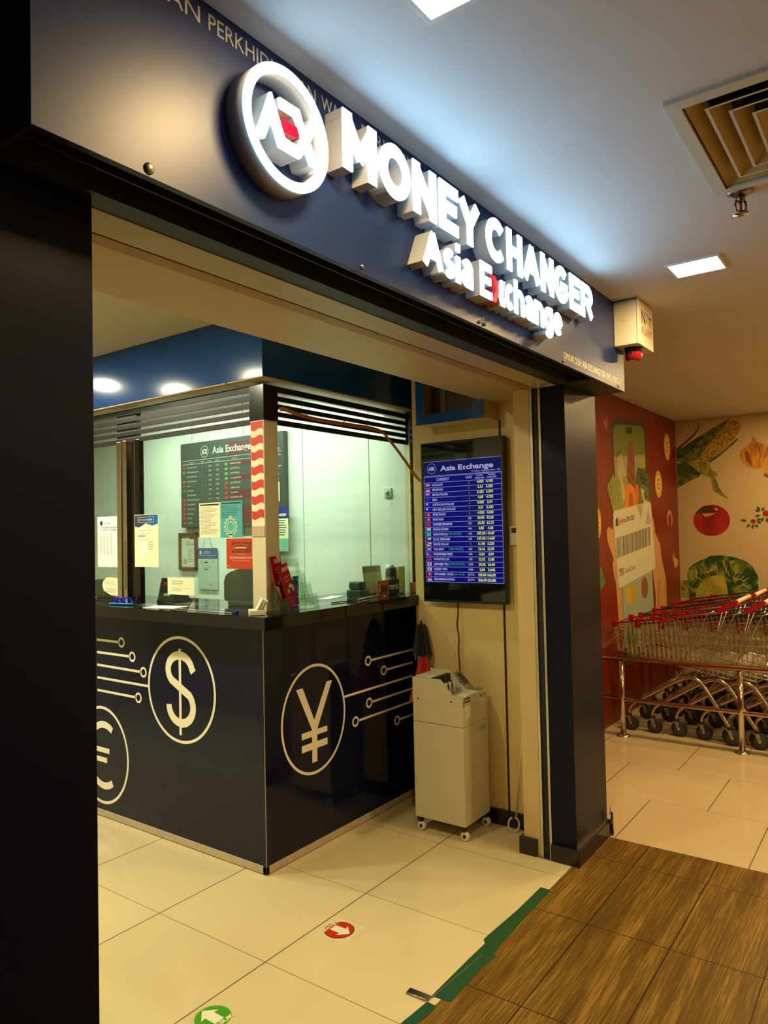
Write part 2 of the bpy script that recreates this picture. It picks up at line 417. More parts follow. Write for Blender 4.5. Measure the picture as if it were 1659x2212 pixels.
# white panel wall inside the booth with dark joints
mb = MB()
js = [2.435, 2.716, 3.268, 3.833, 4.392, 4.953, 5.524, 5.9]
mb.box(3.61, 3.70, 2.29, 5.95, 0, 2.56, black_matt)
for a, b in zip(js, js[1:]): mb.box(3.60, 3.615, a+.003, b-.003, 0, 2.55, white_wall)
bw = struct(mb.build('wall_booth'))
# outer mall walls
RED = mat('mural_red', (.17, .012, .003), .35, noise=.04, nscale=2)
CRE = mat('mural_cream', (.52, .39, .20), .5, noise=.04, nscale=2)
mb = MB(); mb.box(3.61, 7.83, 1.94, 2.05, 0, CZ, RED); wred = struct(mb.build('wall_red'))
mb = MB(); mb.box(7.83, 7.95, -5.2, 2.05, 0, CZ, CRE); wveg = struct(mb.build('wall_mural'))
far = mat('mall_far_wall', (.42, .34, .22), .6)
mb = MB(); mb.box(-4, 9, -5.2, -5.1, 0, CZ, far); struct(mb.build('wall_far'))
mb = MB(); mb.box(-4.1, -4, -5.2, 1.4, 0, CZ, far); struct(mb.build('wall_mall_left'))
# blue bulkhead above the booth with cream shelf under it
mb = MB(); mb.box(2.34, 2.44, 2.36, 5.9, 2.255, 2.55, blue_m, .001); mb.box(2.4405, 3.598, 2.36, 2.46, 2.255, 2.55, blue_m, .001)
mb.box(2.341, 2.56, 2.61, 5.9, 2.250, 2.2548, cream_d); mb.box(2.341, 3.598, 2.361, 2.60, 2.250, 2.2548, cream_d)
struct(mb.build('trim_2'))

# ------------------------------------------------------------------ FASCIA
fs = empty('fascia_board', (2.1, 1.125, 2.2), 'long navy blue fascia board over the shop opening carrying the lit sign', 'fascia')
mb = MB(); mb.box(.607, 2.1235, 1.125, 1.141, SZ, CZ, fascia_m, .0008); mb.box(2.1255, 3.60, 1.125, 1.141, SZ, CZ, fascia_m, .0008); mb.build('front_panel', fs)
mb = MB(); mb.box(.607, .615, 1.141, 1.28, SZ, CZ, dark_soffit); mb.build('end_cap', fs); mb = MB(); mb.box(3.592, 3.60, 1.141, 1.28, SZ, CZ, navy_m); mb.box(3.20, 3.60, 1.141, 1.26, SZ, SZ+.01, dark_soffit); mb.build('end_cap', fs)
mb = MB(); mb.box(.615, 3.592, 1.141, 1.256, 2.26, 2.275, black_matt); mb.box(.615, 3.592, 1.187, 1.191, SZ+.01, 2.26, dark_soffit); mb.build('soffit', fs)
P = PF(1.125)
silver = mat('silver_vinyl', (.52, .50, .40), .5)
# licence wording along the top edge
for word, a, b in (('PERNIAGAAN', .60, .957), ('PERKHIDMATAN', .979, 1.308), ('WANG', 1.329, 1.452), ('BERLESEN', 1.488, 1.735)):
    mb = MB(); text(mb, P, word, a, 2.562, .034, silver, w=b-a)
    mb.build('licence_wording', fs)['label'] = 'silver capitals reading ' + word
mb = MB(); text(mb, P, 'DIMILIKI OLEH: ASIA EXCHANGE SDN. BHD. (478355-H)', 2.828, 2.2245, .028, mat('cream_vinyl', (.75, .70, .50), .5), w=.722); mb.build('owner_wording', fs)['label'] = 'narrow cream wording at the right end of the board'
for x, z, r in ((.831, 2.216, .011), (2.108, 2.214, .005), (2.142, 2.214, .006), (2.817, 2.211, .006), (3.50, 2.213, .006), (1.477, 2.216, .007)):
    mb = MB(); mb.lathe([(r, 0), (r*.95, -.003), (r*.6, -.006), (.001, -.007)], steel_d, (x, 1.125, z), 14, 'Y'); mb.build('screw', fs)

# ------------------------------------------------------------------ LIT SIGNS
ret = mat('letter_return', (.55, .55, .52), .38)
yL = 1.07; PL = PF(yL)
lg = empty('round_logo_sign', (1.152, 1.125, 2.413), 'round lit logo sign with ring and angular letters at the left of the fascia', 'sign')
mb = MB(); mb.ring(PF(1.125), 1.152, 2.4135, .112, .1325, ret, .0005, .052, n=72); o = mb.build('ring', lg)
mb = MB(); mb.ring(PF(yL+.0025), 1.152, 2.4135, .1115, .133, lit_white, 0, .004, n=72); mb.build('lit_ring_face', o)['label'] = 'glowing white face of the ring'
g1 = [(1.059, 2.361), (1.054, 2.365), (1.094, 2.468), (1.101, 2.471), (1.139, 2.389), (1.178, 2.387), (1.225, 2.469), (1.249, 2.469), (1.223, 2.414), (1.248, 2.365), (1.241, 2.36), (1.218, 2.359), (1.204, 2.386), (1.189, 2.363), (1.184, 2.36), (1.119, 2.36), (1.098, 2.407), (1.079, 2.362), (1.074, 2.359)]
g2 = [(1.121, 2.469), (1.126, 2.472), (1.188, 2.473), (1.204, 2.437), (1.191, 2.414), (1.168, 2.448), (1.124, 2.448)]
g3 = [(1.129, 2.423), (1.134, 2.427), (1.178, 2.429), (1.185, 2.414), (1.18, 2.406), (1.137, 2.403)]
ret_red = mat('red_return', (.45, .10, .09), .4)
for pts, rm, fm, nm in ((g1, ret, lit_white, 'logo_letter'), (g2, ret, lit_white, 'logo_letter'), (g3, ret_red, lit_red, 'logo_letter')):
    o = MB().poly(PF(1.125), pts[::-1] if False else pts, rm, .0005, .052).build(nm, lg)
    q = MB().poly(PF(yL+.0025), pts, fm, 0, .004).build('lit_face', o)
def arc(cx, cy, rx, ry, a0, a1, n=18): return [(cx+rx*math.cos(math.radians(a0+(a1-a0)*i/n)), cy+ry*math.sin(math.radians(a0+(a1-a0)*i/n))) for i in range(n+1)]
XH = .74
GLY = {   # centre lines in a unit box (x 0..1, y 0..1 = cap height)
 'M': [[(0, 0), (0, 1), (.5, .28), (1, 1), (1, 0)]], 'N': [[(0, 0), (0, 1), (1, 0), (1, 1)]], 'E': [[(1, 1), (0, 1), (0, 0), (1, 0)], [(0, .52), (.88, .52)]],
 'Y': [[(0, 1), (.5, .45), (1, 1)], [(.5, .45), (.5, 0)]], 'H': [[(0, 0), (0, 1)], [(1, 0), (1, 1)], [(0, .52), (1, .52)]], 'A': [[(0, 0), (.5, 1), (1, 0)], [(.2, .33), (.8, .33)]],
 'O': [arc(.5, .5, .5, .5, 90, 450, 36)], 'C': [arc(.53, .5, .53, .5, 42, 318, 28)], 'G': [arc(.52, .5, .52, .5, 45, 350, 28)+[(1, .44), (.60, .44)]],
 'R': [[(0, 0), (0, 1), (.55, 1)]+arc(.60, .74, .38, .26, 90, -90, 12)+[(0, .48)], [(.55, .48), (1, 0)]],
 's': [arc(.5, XH*.74, .44, XH*.26, 35, 270, 14)+arc(.5, XH*.25, .48, XH*.25, 90, -145, 14)], 'i': [[(.5, 0), (.5, XH-.10)], [(.5, 1.075), (.5, 1.08)]],
 'a': [arc(.46, XH*.27, .44, XH*.27, 60, 420, 24), arc(.48, XH*.64, .47, XH*.36, 150, 0, 12)+[(.95, 0)]], 'c': [arc(.53, XH*.5, .53, XH*.5, 45, 315, 22)],
 'h': [[(0, 0), (0, 1.06)], [(0, XH*.45)]+arc(.5, XH*.58, .5, XH*.42, 170, 0, 12)+[(1, 0)]], 'n': [[(0, 0), (0, XH)], [(0, XH*.45)]+arc(.5, XH*.58, .5, XH*.42, 170, 0, 12)+[(1, 0)]],
 'g': [arc(.45, XH*.5, .45, XH*.5, 0, 360, 26), [(.95, XH), (.95, -.12)]+arc(.48, -.12, .47, .19, 0, -150, 10)], 'e': [[(.04, XH*.50), (1, XH*.50)]+arc(.5, XH*.5, .5, XH*.5, 5, 318, 24)],
}
def stroke_letter(mb, P, ch, x0, x1, base, cap, w, m, n0, depth):
    h = cap-w; ww = max(.0001, x1-x0-w)
    cnt_ = [0]
    for ln in GLY[ch]:
        pts = [Vector((x0+w/2+p[0]*ww, base+w/2+p[1]*h)) for p in ln]
        if ch == 'i': pts = [Vector(((x0+x1)/2, p[1])) for p in pts]
        pts = [p for i, p in enumerate(pts) if i == 0 or (p-pts[i-1]).length > 1e-5]
        runs = [[pts[0]]]
        for i in range(1, len(pts)):
            runs[-1].append(pts[i])
            if i < len(pts)-1 and (pts[i]-pts[i-1]).angle(pts[i+1]-pts[i]) > .8: runs.append([pts[i]])
        for j, r in enumerate(runs):
            cnt_[0] += 1; v_ = cnt_[0]; wj = w*(1-.012*v_); r = list(r); closed = (r[0]-r[-1]).length < 1e-4
            for e, q in ((0, 1), (-1, -2)):
                d = (r[e]-r[q]).normalized(); ax = abs(d.x) < .12 or abs(d.y) < .12
                if not closed and (ax or len(r) == 2) and ch not in 'cse': r[e] = r[e]+d*wj*(.5 if ax else .22)
            if closed: r.append(r[1])
            mb.stroke(P, [tuple(p) for p in r], wj, m, n0+.00008*v_, depth-.00016*v_, .8)
def channel_letters(root, data, base, cap, bold, smallcap=None):
    for ch, x0, x1 in data:
        if ch in '<>':
            w = x1-x0; h = cap*.76; m_ = (x0+x1)/2; t = w*.52
            if ch == '>': pts = [(x0, base), (x0+t, base), (x1, base+h/2), (x0+t, base+h), (x0, base+h), (x1-t, base+h/2)]; rm, fm = ret_red, lit_red
            else: pts = [(x1, base), (x1-t, base), (x0+w*.18, base+h/2), (x1-t, base+h), (x1, base+h), (x0+w*.18+t, base+h/2)]; rm, fm = ret, lit_white
            pts2 = pts if ch == '>' else pts[::-1]
            o = MB().poly(PF(1.125), pts2, rm, .0005, .052).build('letter', root); MB().poly(PF(yL+.0025), pts2, fm, 0, .004).build('lit_face', o)
            if ch == '>': o['label'] = 'red arrow half of the letter x'
            continue
        mb = MB(); stroke_letter(mb, PF(1.125), ch, x0, x1, base, cap, bold, ret, .0005, .052); o = mb.build('letter', root)
        mb = MB(); stroke_letter(mb, PF(yL+.0025), ch, x0, x1, base, cap, bold, lit_white, 0, .004); mb.build('lit_face', o)
s1 = empty('lit_sign', (2.18, 1.125, 2.4), 'row of large glowing white capitals reading MONEY CHANGER', 'sign')
channel_letters(s1, [('M', 1.341, 1.478), ('O', 1.489, 1.631), ('N', 1.644, 1.765), ('E', 1.781, 1.889), ('Y', 1.897, 2.023), ('C', 2.065, 2.2), ('H', 2.213, 2.333), ('A', 2.341, 2.481), ('N', 2.491, 2.608), ('G', 2.616, 2.752), ('E', 2.769, 2.879), ('R', 2.893, 3.026)], 2.407, .145, .0365)
s2 = empty('lit_sign', (2.18, 1.125, 2.26), 'smaller row of glowing letters reading Asia Exchange under the large capitals', 'sign')
channel_letters(s2, [('A', 1.689, 1.794), ('s', 1.798, 1.863), ('i', 1.868, 1.896), ('a', 1.903, 1.974), ('E', 2.019, 2.098), ('>', 2.094, 2.147), ('<', 2.131, 2.190), ('c', 2.193, 2.257), ('h', 2.262, 2.340), ('a', 2.347, 2.420), ('n', 2.430, 2.506), ('g', 2.512, 2.592), ('e', 2.598, 2.680)], 2.270, .112, .0245)

# ------------------------------------------------------------------ ALARM BOX
al = empty('alarm_box', (3.58, 1.125, 2.5), 'cream alarm siren box with a red beacon fixed to the right end of the fascia', 'alarm')
alm = mat('alarm_casing', (.72, .68, .52), .4)
mb = MB(); mb.box(3.463, 3.70, 1.018, 1.1245, 2.398, 2.610, alm, .003); mb.build('casing', al)
mb = MB(); mb.box(3.462, 3.702, 1.008, 1.0165, 2.396, 2.612, alm, .002)
mb.build('cover', al)
mb = MB(); P = PF(1.008); text(mb, P, 'N', 3.515, 2.505, .062, mat('maroon_ink', (.10, .02, .03), .6), w=.055, bold=.01); text(mb, P, 'T', 3.625, 2.505, .050, MATS['maroon_ink'], w=.05, bold=.01)
text(mb, P, 'Z', 3.575, 2.52, .045, ink_g, w=.055); text(mb, P, 'ALARM', 3.506, 2.452, .040, mat('brick_ink', (.42, .12, .07), .6), w=.165)
mb.build('lettering', al)
mb = MB(); mb.lathe([(.042, 0), (.042, -.022)], plas_k, (3.555, 1.062, 2.398), 24); bc = mb.build('beacon_base', al)
mb = MB(); mb.lathe([(.040, -.022), (.040, -.045), (.036, -.056), (.02, -.060), (.001, -.060)], mat('red_lens', (.35, .006, .01), .15, coat=.5), (3.555, 1.062, 2.398), 24, capends=False); mb.build('lens', bc)
mb = MB(); mb.lathe([(.008, 0), (.008, -.001)], alm, (3.462, 1.075, 2.52), 14, 'X'); mb.build('knockout', al)

# ------------------------------------------------------------------ LAMPS
def downlight(x, y, z, s, label, power, col=WARM, face=lamp_face, grp=None, sx=None):
    sx = sx or s
    t = empty('ceiling_light', (x, y, z), label, 'light', grp)
    fr = mat('lamp_frame', (.66, .62, .54), .4)
    mb = MB(); w = .012
    for a in (-1, 1):
        mb.box(x+a*sx/2, x+a*(sx/2+w), y-s/2-w, y+s/2+w, z-.006, z, fr, .001); mb.box(x-sx/2, x+sx/2, y+a*s/2, y+a*(s/2+w), z-.006, z, fr, .001)
    mb.build('frame', t)
    mb = MB(); mb.box(x-sx/2, x+sx/2, y-s/2, y+s/2, z-.0035, z-.001, face); mb.build('diffuser', t)
    area(t, 'lamp_glow', (x, y, z-.008), sx*.96, s*.96, power, col)
    return t
G_ = 'square recessed mall lights'
downlight(1.195, .69, CZ, .19, 'large-looking square ceiling light above the round fascia logo', P_MALL)
downlight(3.215, .69, CZ, .19, 'small square recessed ceiling light near the alarm box', P_MALL, sx=.17)
for i, (x, y) in enumerate(((5.15, .40), (6.9, .5), (1.2, -1.6), (3.2, -1.6), (5.2, -1.6), (7.0, -1.6), (1.2, -3.6), (3.2, -3.6), (5.2, -3.6), (7.0, -3.6))):  # ceiling lights added outside the view, carrying on the grid for ambient light
    downlight(x, y, CZ, .19, 'unseen square recessed light in the mall ceiling, outside the view', P_MALL*(2.0 if i == 0 else 1.7 if i == 1 else 1.0), grp=G_)
for x, y in ((1.90, 4.27), (1.45, 4.09), (1.38, 3.36), (1.35, 2.25)):
    downlight(x, y, 2.55, .10, 'small square light recessed in the shop ceiling', P_SHOP, (1.0, .80, .46) if y < 3 else (.98, .95, .66), grp='shop ceiling lights')
bl = empty('batten_light', (3.05, 3.7, 2.53), 'fluorescent batten light inside the counter booth above the louvres', 'light')
mb = MB(); mb.box(3.02, 3.08, 2.50, 4.9, 2.50, 2.55, offw_l, .003); mb.build('body', bl)
mb = MB(); mb.rod((3.05, 2.52, 2.485), (3.05, 4.88, 2.485), .013, emis('tube_glow', (.85, 1, .8), 8)); mb.build('tube', bl)
area(bl, 'tube_glow_light', (3.05, 3.65, 2.465), .06, 2.3, P_BOOTH, GREENISH)

# ------------------------------------------------------------------ AIR VENT, SPRINKLER
vt = empty('air_vent', (2.23, .165, CZ), 'square white louvred air conditioning vent in the mall ceiling', 'vent')
x0, x1, y1 = 1.918, 2.548, .480; y0 = y1-.63; vm = mat('vent_paint', (.55, .50, .38), .4); vd = mat('vent_blade', (.50, .36, .12), .45)
def sqring(mb, i0, i1, z0, z1, m):   # rectangular funnel: from inset i0 at z0 to inset i1 at z1
    A = [(x0+i0, y0+i0, z0), (x1-i0, y0+i0, z0), (x1-i0, y1-i0, z0), (x0+i0, y1-i0, z0)]; B = [(x0+i1, y0+i1, z1), (x1-i1, y0+i1, z1), (x1-i1, y1-i1, z1), (x0+i1, y1-i1, z1)]
    va = [mb.bm.verts.new(p) for p in A]; vb = [mb.bm.verts.new(p) for p in B]
    mb._tag([mb.bm.faces.new((va[k], vb[k], vb[(k+1) % 4], va[(k+1) % 4])) for k in range(4)], m)
mb = MB(); sqring(mb, 0, 0, CZ, CZ-.010, vm); sqring(mb, 0, .036, CZ-.010, CZ-.012, vm); sqring(mb, .036, .036, CZ-.012, CZ+.004, vm); mb.build('frame', vt)
mb = MB(); mb.box(x0-.01, x1+.01, y0-.01, y1+.01, CZ+.055, CZ+.06, black_matt); mb.build('backing', vt)
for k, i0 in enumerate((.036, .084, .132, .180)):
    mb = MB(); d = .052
    sqring(mb, i0, i0+.042, CZ-.006 if k else CZ-.003, CZ+.036, mat('vent_blade_shade', (.03, .022, .012), .7)); sqring(mb, i0+.004, i0+.046, CZ-.006 if k else CZ-.003, CZ+.036, vd)  # unlit upper sides of the blades: their shade is painted in dark
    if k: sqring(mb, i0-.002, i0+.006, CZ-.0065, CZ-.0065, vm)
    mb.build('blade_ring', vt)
# opening in the ceiling slab for the vent and the ceiling is rebuilt around it
old = bpy.data.objects['ceiling']; bpy.data.objects.remove(old)
mb = MB(); c = .03
mb.box(-4, x0+c, -5.2, 1.30, CZ, CZ+.1, ceil_m); mb.box(x1-c, 9, -5.2, 1.30, CZ, CZ+.1, ceil_m); mb.box(x0+c, x1-c, -5.2, y0+c, CZ, CZ+.1, ceil_m); mb.box(x0+c, x1-c, y1-c, 1.30, CZ, CZ+.1, ceil_m)
struct(mb.build('ceiling'))
sp = empty('sprinkler_head', (2.60, .42, CZ), 'metal fire sprinkler head hanging beside the air vent', 'sprinkler')
px, py = 2.585, .415; spm = mat('sprinkler_metal', (.22, .21, .18), .30, metal=1.0)
mb = MB(); mb.lathe([(.040, 0), (.040, -.005), (.026, -.013), (.018, -.016)], spm, (px, py, CZ), 28); mb.build('escutcheon', sp)
mb = MB(); mb.lathe([(.014, -.014), (.014, -.030), (.009, -.036)], spm, (px, py, CZ), 16)
for a in (-1, 1): mb.tube([(px+a*.011, py-a*.011, CZ-.030), (px+a*.014, py-a*.014, CZ-.046), (px+a*.012, py-a*.012, CZ-.062), (px, py, CZ-.070)], .0035, spm, 6)
mb.rod((px, py, CZ-.034), (px, py, CZ-.066), .004, redp, 8); mb.build('frame_arms', sp)
mb = MB(); mb.lathe([(.006, -.066), (.022, -.070), (.024, -.074), (.004, -.076)], spm, (px, py, CZ), 20); mb.build('deflector', sp)
# ================================================================== COUNTER
ct = empty('service_counter', (2.9, 2.7, 0), 'dark glossy navy L-shaped service counter with white currency signs', 'counter')
mb = MB(); mb.box(2.356, 2.376, 2.401, 5.7, .036, 1.12, navy_gloss, .0008); mb.build('side_panel', ct)
mb = MB(); mb.box(2.358, 3.60, 2.40, 2.42, .036, 1.12, navy_gloss, .0008); mb.build('front_panel', ct)
mb = MB(); mb.box(2.3545, 2.3575, 2.3985, 2.4015, .036, 1.115, steel_d); mb.build('corner_trim', ct)
bt = mat('counter_top_stone', (.012, .012, .010), .05, spec=.45)
mb = MB(); mb.poly(PZ, [(2.24, 2.27), (3.447, 2.27), (3.447, 2.291), (3.595, 2.291), (3.595, 2.78), (2.78, 2.78), (2.78, 5.7), (2.24, 5.7)], bt, 1.118, .057); mb.build('countertop', ct)
ks = mat('kick_strip', (.50, .42, .30), .5, noise=.25, nscale=25)
mb = MB(); mb.box(2.352, 2.37, 2.3965, 5.7, .004, .038, ks, .001); mb.box(2.352, 3.575, 2.3965, 2.42, .004, .038, ks, .001); mb.build('kick_strip', ct)
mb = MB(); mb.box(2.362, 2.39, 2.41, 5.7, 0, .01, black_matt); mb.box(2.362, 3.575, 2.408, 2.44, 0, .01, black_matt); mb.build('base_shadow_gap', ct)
PA = PXY(2.3555)         # u = world y
def SA(a, b, c=0.0): return PA(a, b, c)
# mirrored stroke helper is not needed: the polygons may face either way
mb = MB(); mb.ring(PA, 2.985, .768, .248, .262, white_m, .0004, n=80, ey=1.015); mb.build('dollar_circle', ct)
mb = MB(); mb.rect(PA, 2.979, 2.997, .542, .971, white_m, .0006)
# the dollar S as a thick stroke, drawn in viewer coordinates (right = -y)
def dS(t): return (2.988-t[0], .768+t[1])
S_pts = [(.105, .094)]
for k in range(0, 19): a = math.radians(10+k*10.5); S_pts.append((.0+.092*math.cos(a), .094+.082*math.sin(a)))
S_pts = [(.096+.006, .094)]
for k in range(1, 21):
    a = math.radians(k*11.2); S_pts.append((.093*math.cos(a), .095+.075*math.sin(a)))
for k in range(0, 21):
    a = math.radians(44-k*11.2); S_pts.append((.093*math.cos(a)+.004, -.082+.084*math.sin(a)))
mb.stroke(PA, [dS(p) for p in S_pts], .042, white_m, .0005); mb.build('dollar_sign', ct)
nodesA = [(3.705, .968, 3.497, .968), (3.705, .899, 3.402, .899), (3.705, .829, 3.307, .826), (3.705, .759, 3.246, .758), (3.705, .689, 3.352, .688)]
for i, (a, z0, b, z1) in enumerate(nodesA):
    mb = MB(); mb.stroke(PA, [(a, z0), (b, z1)], .013, white_m, .0005)
    if i != 3: mb.ring(PA, b-.021, z1, .017, .028, white_m, .0005, n=28)
    mb.build('circuit_line', ct)
mb = MB(); mb.ring(PA, 3.66, .338, .224, .238, white_m, .0004, n=80, ey=1.12); mb.build('euro_circle', ct)
mb = MB(); mb.ring(PA, 3.648, .338, .130, .163, white_m, .0005, a0=math.radians(-122), a1=math.radians(122), n=40, ey=1.14)
mb.rect(PA, 3.597, 3.86, .351, .379, white_m, .0006); mb.rect(PA, 3.619, 3.86, .298, .326, white_m, .0006); mb.build('euro_sign', ct)
PB = PF(2.3995)
mb = MB(); mb.ring(PB, 2.697, .627, .224, .236, white_m, .0004, n=80, ey=1.13); mb.build('yen_circle', ct)
yen = [(2.567, .790), (2.613, .790), (2.693, .622), (2.789, .792), (2.832, .792), (2.714, .574), (2.789, .574), (2.789, .546), (2.712, .546), (2.712, .515), (2.789, .515), (2.789, .482), (2.711, .482), (2.710, .418), (2.673, .418), (2.674, .482), (2.600, .482), (2.600, .516), (2.674, .516), (2.674, .544), (2.601, .544), (2.601, .575), (2.676, .575)]
mb = MB(); mb.poly(PB, yen, white_m, .0005); mb.build('yen_sign', ct)
for a, z0, b, r in ((3.158, .841, 3.568, 1), (3.299, .767, 3.566, 1), (2.928, .689, 3.560, 0), (3.160, .616, 3.560, 1), (3.039, .542, 3.560, 1), (3.417, .466, 3.560, 1)):
    mb = MB(); mb.stroke(PB, [(a, z0), (b, z0)], .012, white_m, .0005)
    if r: mb.ring(PB, a-.022, z0, .017, .0275, white_m, .0005, n=28)
    mb.build('circuit_line', ct)
mb = MB(); text(mb, PB, 'TAIWAN  I', 2.527, .865, .006, mat('label_grey', (.4, .4, .42), .5)); mb.build('small_print', ct)

# ------------------------------------------------------------------ BOOTH GLAZING, COLUMN, LOUVRES
col_m = mat('column_cream', (.66, .62, .42), .42, noise=.06, nscale=5)
cl = empty('corner_column', (2.445, 2.46, 1.175), 'cream square corner column standing on the counter corner', 'column')
mb = MB(); mb.box(2.40, 2.49, 2.417, 2.506, 1.1755, 2.068, col_m, .002); mb.build('shaft', cl)
mb = MB(); mb.box(2.397, 2.493, 2.414, 2.509, 2.068, 2.235, black_m, .001); mb.build('black_cladding', cl)
w1 = empty('window_1', (2.42, 3.9, 1.175), 'x', 'x'); del w1['label'], w1['category']; struct(w1)
mb = MB(); mb.box(2.418, 2.424, 2.51, 3.37, 1.178, 2.07, glass_m); mb.build('pane', w1)
mb = MB(); mb.box(2.418, 2.424, 3.57, 5.6, 1.178, 2.07, glass_m); mb.build('pane', w1)
mb = MB(); mb.box(2.40, 2.44, 3.532, 3.572, 1.176, 2.065, steel, .002); mb.build('frame_post', w1)
mb = MB(); mb.box(2.405, 2.43, 3.500, 3.532, 1.176, 2.065, mat('bronze', (.20, .11, .04), .3, metal=1.0), .001); mb.build('frame_post', w1)
mb = MB(); mb.box(2.39, 2.44, 3.470, 3.50, 1.176, 2.065, steel, .002); mb.box(2.386, 2.39, 3.474, 3.496, 1.25, 1.52, steel_d, .001); mb.build('frame_post', w1)
bg = mat('bronze_glass', (.06, .05, .035), .04, metal=.85)
mb = MB(); mb.box(2.41, 2.43, 3.415, 3.47, 1.176, 2.065, bg); mb.build('frame_post', w1)
mb = MB(); mb.box(2.40, 2.43, 3.366, 3.403, 1.176, 2.065, bg, .001); mb.box(2.404, 2.42, 3.403, 3.415, 1.176, 2.065, black_matt); mb.build('frame_post', w1)
w2 = empty('window_2', (3.0, 2.43, 1.175), 'x', 'x'); del w2['label'], w2['category']; struct(w2)
mb = MB(); mb.box(2.492, 3.598, 2.428, 2.434, 1.178, 2.07, glass_m); mb.build('pane', w2)
mb = MB(); mb.box(3.598, 3.66, 2.41, 2.45, 1.1755, 2.07, col_m); mb.build('frame_post', w2)
sl = mat('louvre_black', (.016, .015, .014), .35, spec=.3)
lv = empty('louvre_screen', (2.42, 3.6, 2.15), 'black horizontal slat screen above the side glass of the booth', 'screen')
lw = empty('louvre_screen', (3.05, 2.43, 2.15), 'black horizontal slat screen above the front glass of the booth', 'screen')
for z0, z1 in ((2.207, 2.236), (2.166, 2.190), (2.129, 2.152), (2.092, 2.115), (2.052, 2.078)):
    MB().box(2.402, 2.411, 2.508, 5.7, z0, z1, sl, .001).build('slat', lv); MB().box(2.492, 3.60, 2.419, 2.428, z0, z1, sl, .001).build('slat', lw)
mb = MB(); mb.box(2.412, 2.44, 3.40, 3.58, 2.07, 2.236, black_matt, .001); mb.build('post', lv)

# ------------------------------------------------------------------ FLAG STICKERS ON COLUMN
def flag(name, P, u0, u1, v0, v1, n, label, parent=None):
    t = MB(); t.rect(P, u0, u1, v0, v1, paper_c, .0004, .0006); wv = (v1-v0)/(2*n+.6)
    for k in range(n):
        top = v1-(2*k+.15)*wv; bot = top-wv; A = []; B = []
        for j in range(13):
            u = u0+.002*(u1-u0)/.09+(u1-u0)*.965*j/12; wgl = .006*math.sin(j/12*2*PI)*(u1-u0)/.09
            A.append((u, top+.002+(wgl if k else 0))); B.append((u, bot-.002+wgl))
        for j in range(12): t.poly(P, [A[j], A[j+1], B[j+1], B[j]], MATS['flag_red'], .0012)
    o = t.build(name)
    return tag(o, label, 'sticker')
mat('flag_red', (.55, .035, .03), .5)
o = flag('striped_sticker', PXY(2.3995), 2.420, 2.503, 1.56, 2.066, 7, 'red and white striped strip stuck on the cream corner column', None)
mb = MB(); mb.rect(PXY(2.3995), 2.42, 2.503, 1.525, 1.573, mat('curl_back', (.50, .38, .28), .5), .001, .002); mb.build('curled_end', o)
flag('striped_sticker', PF(2.4095), 3.602, 3.652, 1.45, 1.86, 6, 'sliver of a red and white striped strip beside the television wall')

# ------------------------------------------------------------------ PAPERS ON THE GLASS
GA = PXY(2.4165)   # u = world y, right of the viewer = smaller y
def GT(mb, body, y_left, z, h, m, w=None, bold=0.0, x=2.4165, n0=.0012): text(mb, PX(x), body, -y_left, z, h, m, w=w, bold=bold, n0=n0)
def lines(mb, P, u0, u1, v, dv, n, m, n0=.0014, h=.0022, ragged=.3):
    for k in range(n): mb.rect(P, u0, u0+(u1-u0)*(1-ragged*random.random()), v-k*dv, v-k*dv+h, m, n0)
QA = PX(2.4165)
# white rate sheet
mb = MB(); mb.rect(QA, -3.783, -3.583, 1.37, 1.655, mat('sheet_white', (.70, .76, .74), .7), .0004, .0004); o = mb.build('notice_sheet'); tag(o, 'white printed sheet with round logo and columns, left of the steel window post', 'notice')
mb = MB(); mb.disc(QA, -3.745, 1.618, .014, ink, .001); GT(mb, 'Asia Exchange', 3.725, 1.614, .008, ink); GT(mb, 'NOTIS KEPADA PELANGGAN', 3.755, 1.588, .007, ink, w=.165, bold=.02); GT(mb, 'NOTICE TO CUSTOMERS', 3.74, 1.575, .007, ink, w=.14, bold=.02)
for u in (-3.76, -3.728, -3.698, -3.66): lines(mb, QA, u, u+.022, 1.555, .006, 19, ink_g, h=.002)
mb.rect(QA, -3.72, -3.61, 1.438, 1.4395, ink_g, .001); mb.build('printing', o)
# blue headed sheet
mb = MB(); QA_ = QA; QA = PX(2.3985); mb.rect(QA, -3.408, -3.203, 1.375, 1.655, paper_c, .0004, .0006); o = mb.build('notice_sheet'); tag(o, 'cream sheet with wavy blue header, right of the steel window post', 'notice')
dkb = mat('print_navy', (.02, .035, .08), .5); mdb = mat('print_blue', (.0, .10, .34), .5)
mb = MB(); mb.poly(QA, [(-3.405, 1.652), (-3.405, 1.592), (-3.37, 1.586), (-3.34, 1.596), (-3.31, 1.608), (-3.29, 1.652)], dkb, .0012); mb.poly(QA, [(-3.29, 1.652), (-3.31, 1.608), (-3.29, 1.602), (-3.25, 1.594), (-3.207, 1.604), (-3.205, 1.652)], mdb, .0012)
for a, b, c_, d in ((-3.378, -3.238, 1.640, 1.6415), (-3.378, -3.238, 1.612, 1.6135), (-3.378, -3.3765, 1.612, 1.64), (-3.2395, -3.238, 1.612, 1.64)): mb.rect(QA, a, b, c_, d, paper_c, .0016)
mb.build('header', o)
mb = MB(); GT(mb, 'ACCOUNT NUMBER', 3.372, 1.622, .008, paper, w=.12, n0=.0018, x=2.3985); lines(mb, QA, -3.378, -3.25, 1.568, .014, 2, ink_g); GT(mb, '1234000008', 3.378, 1.535, .010, ink, w=.07, bold=.02) if False else mb.rect(QA, -3.378, -3.312, 1.535, 1.545, ink_g, .0012)
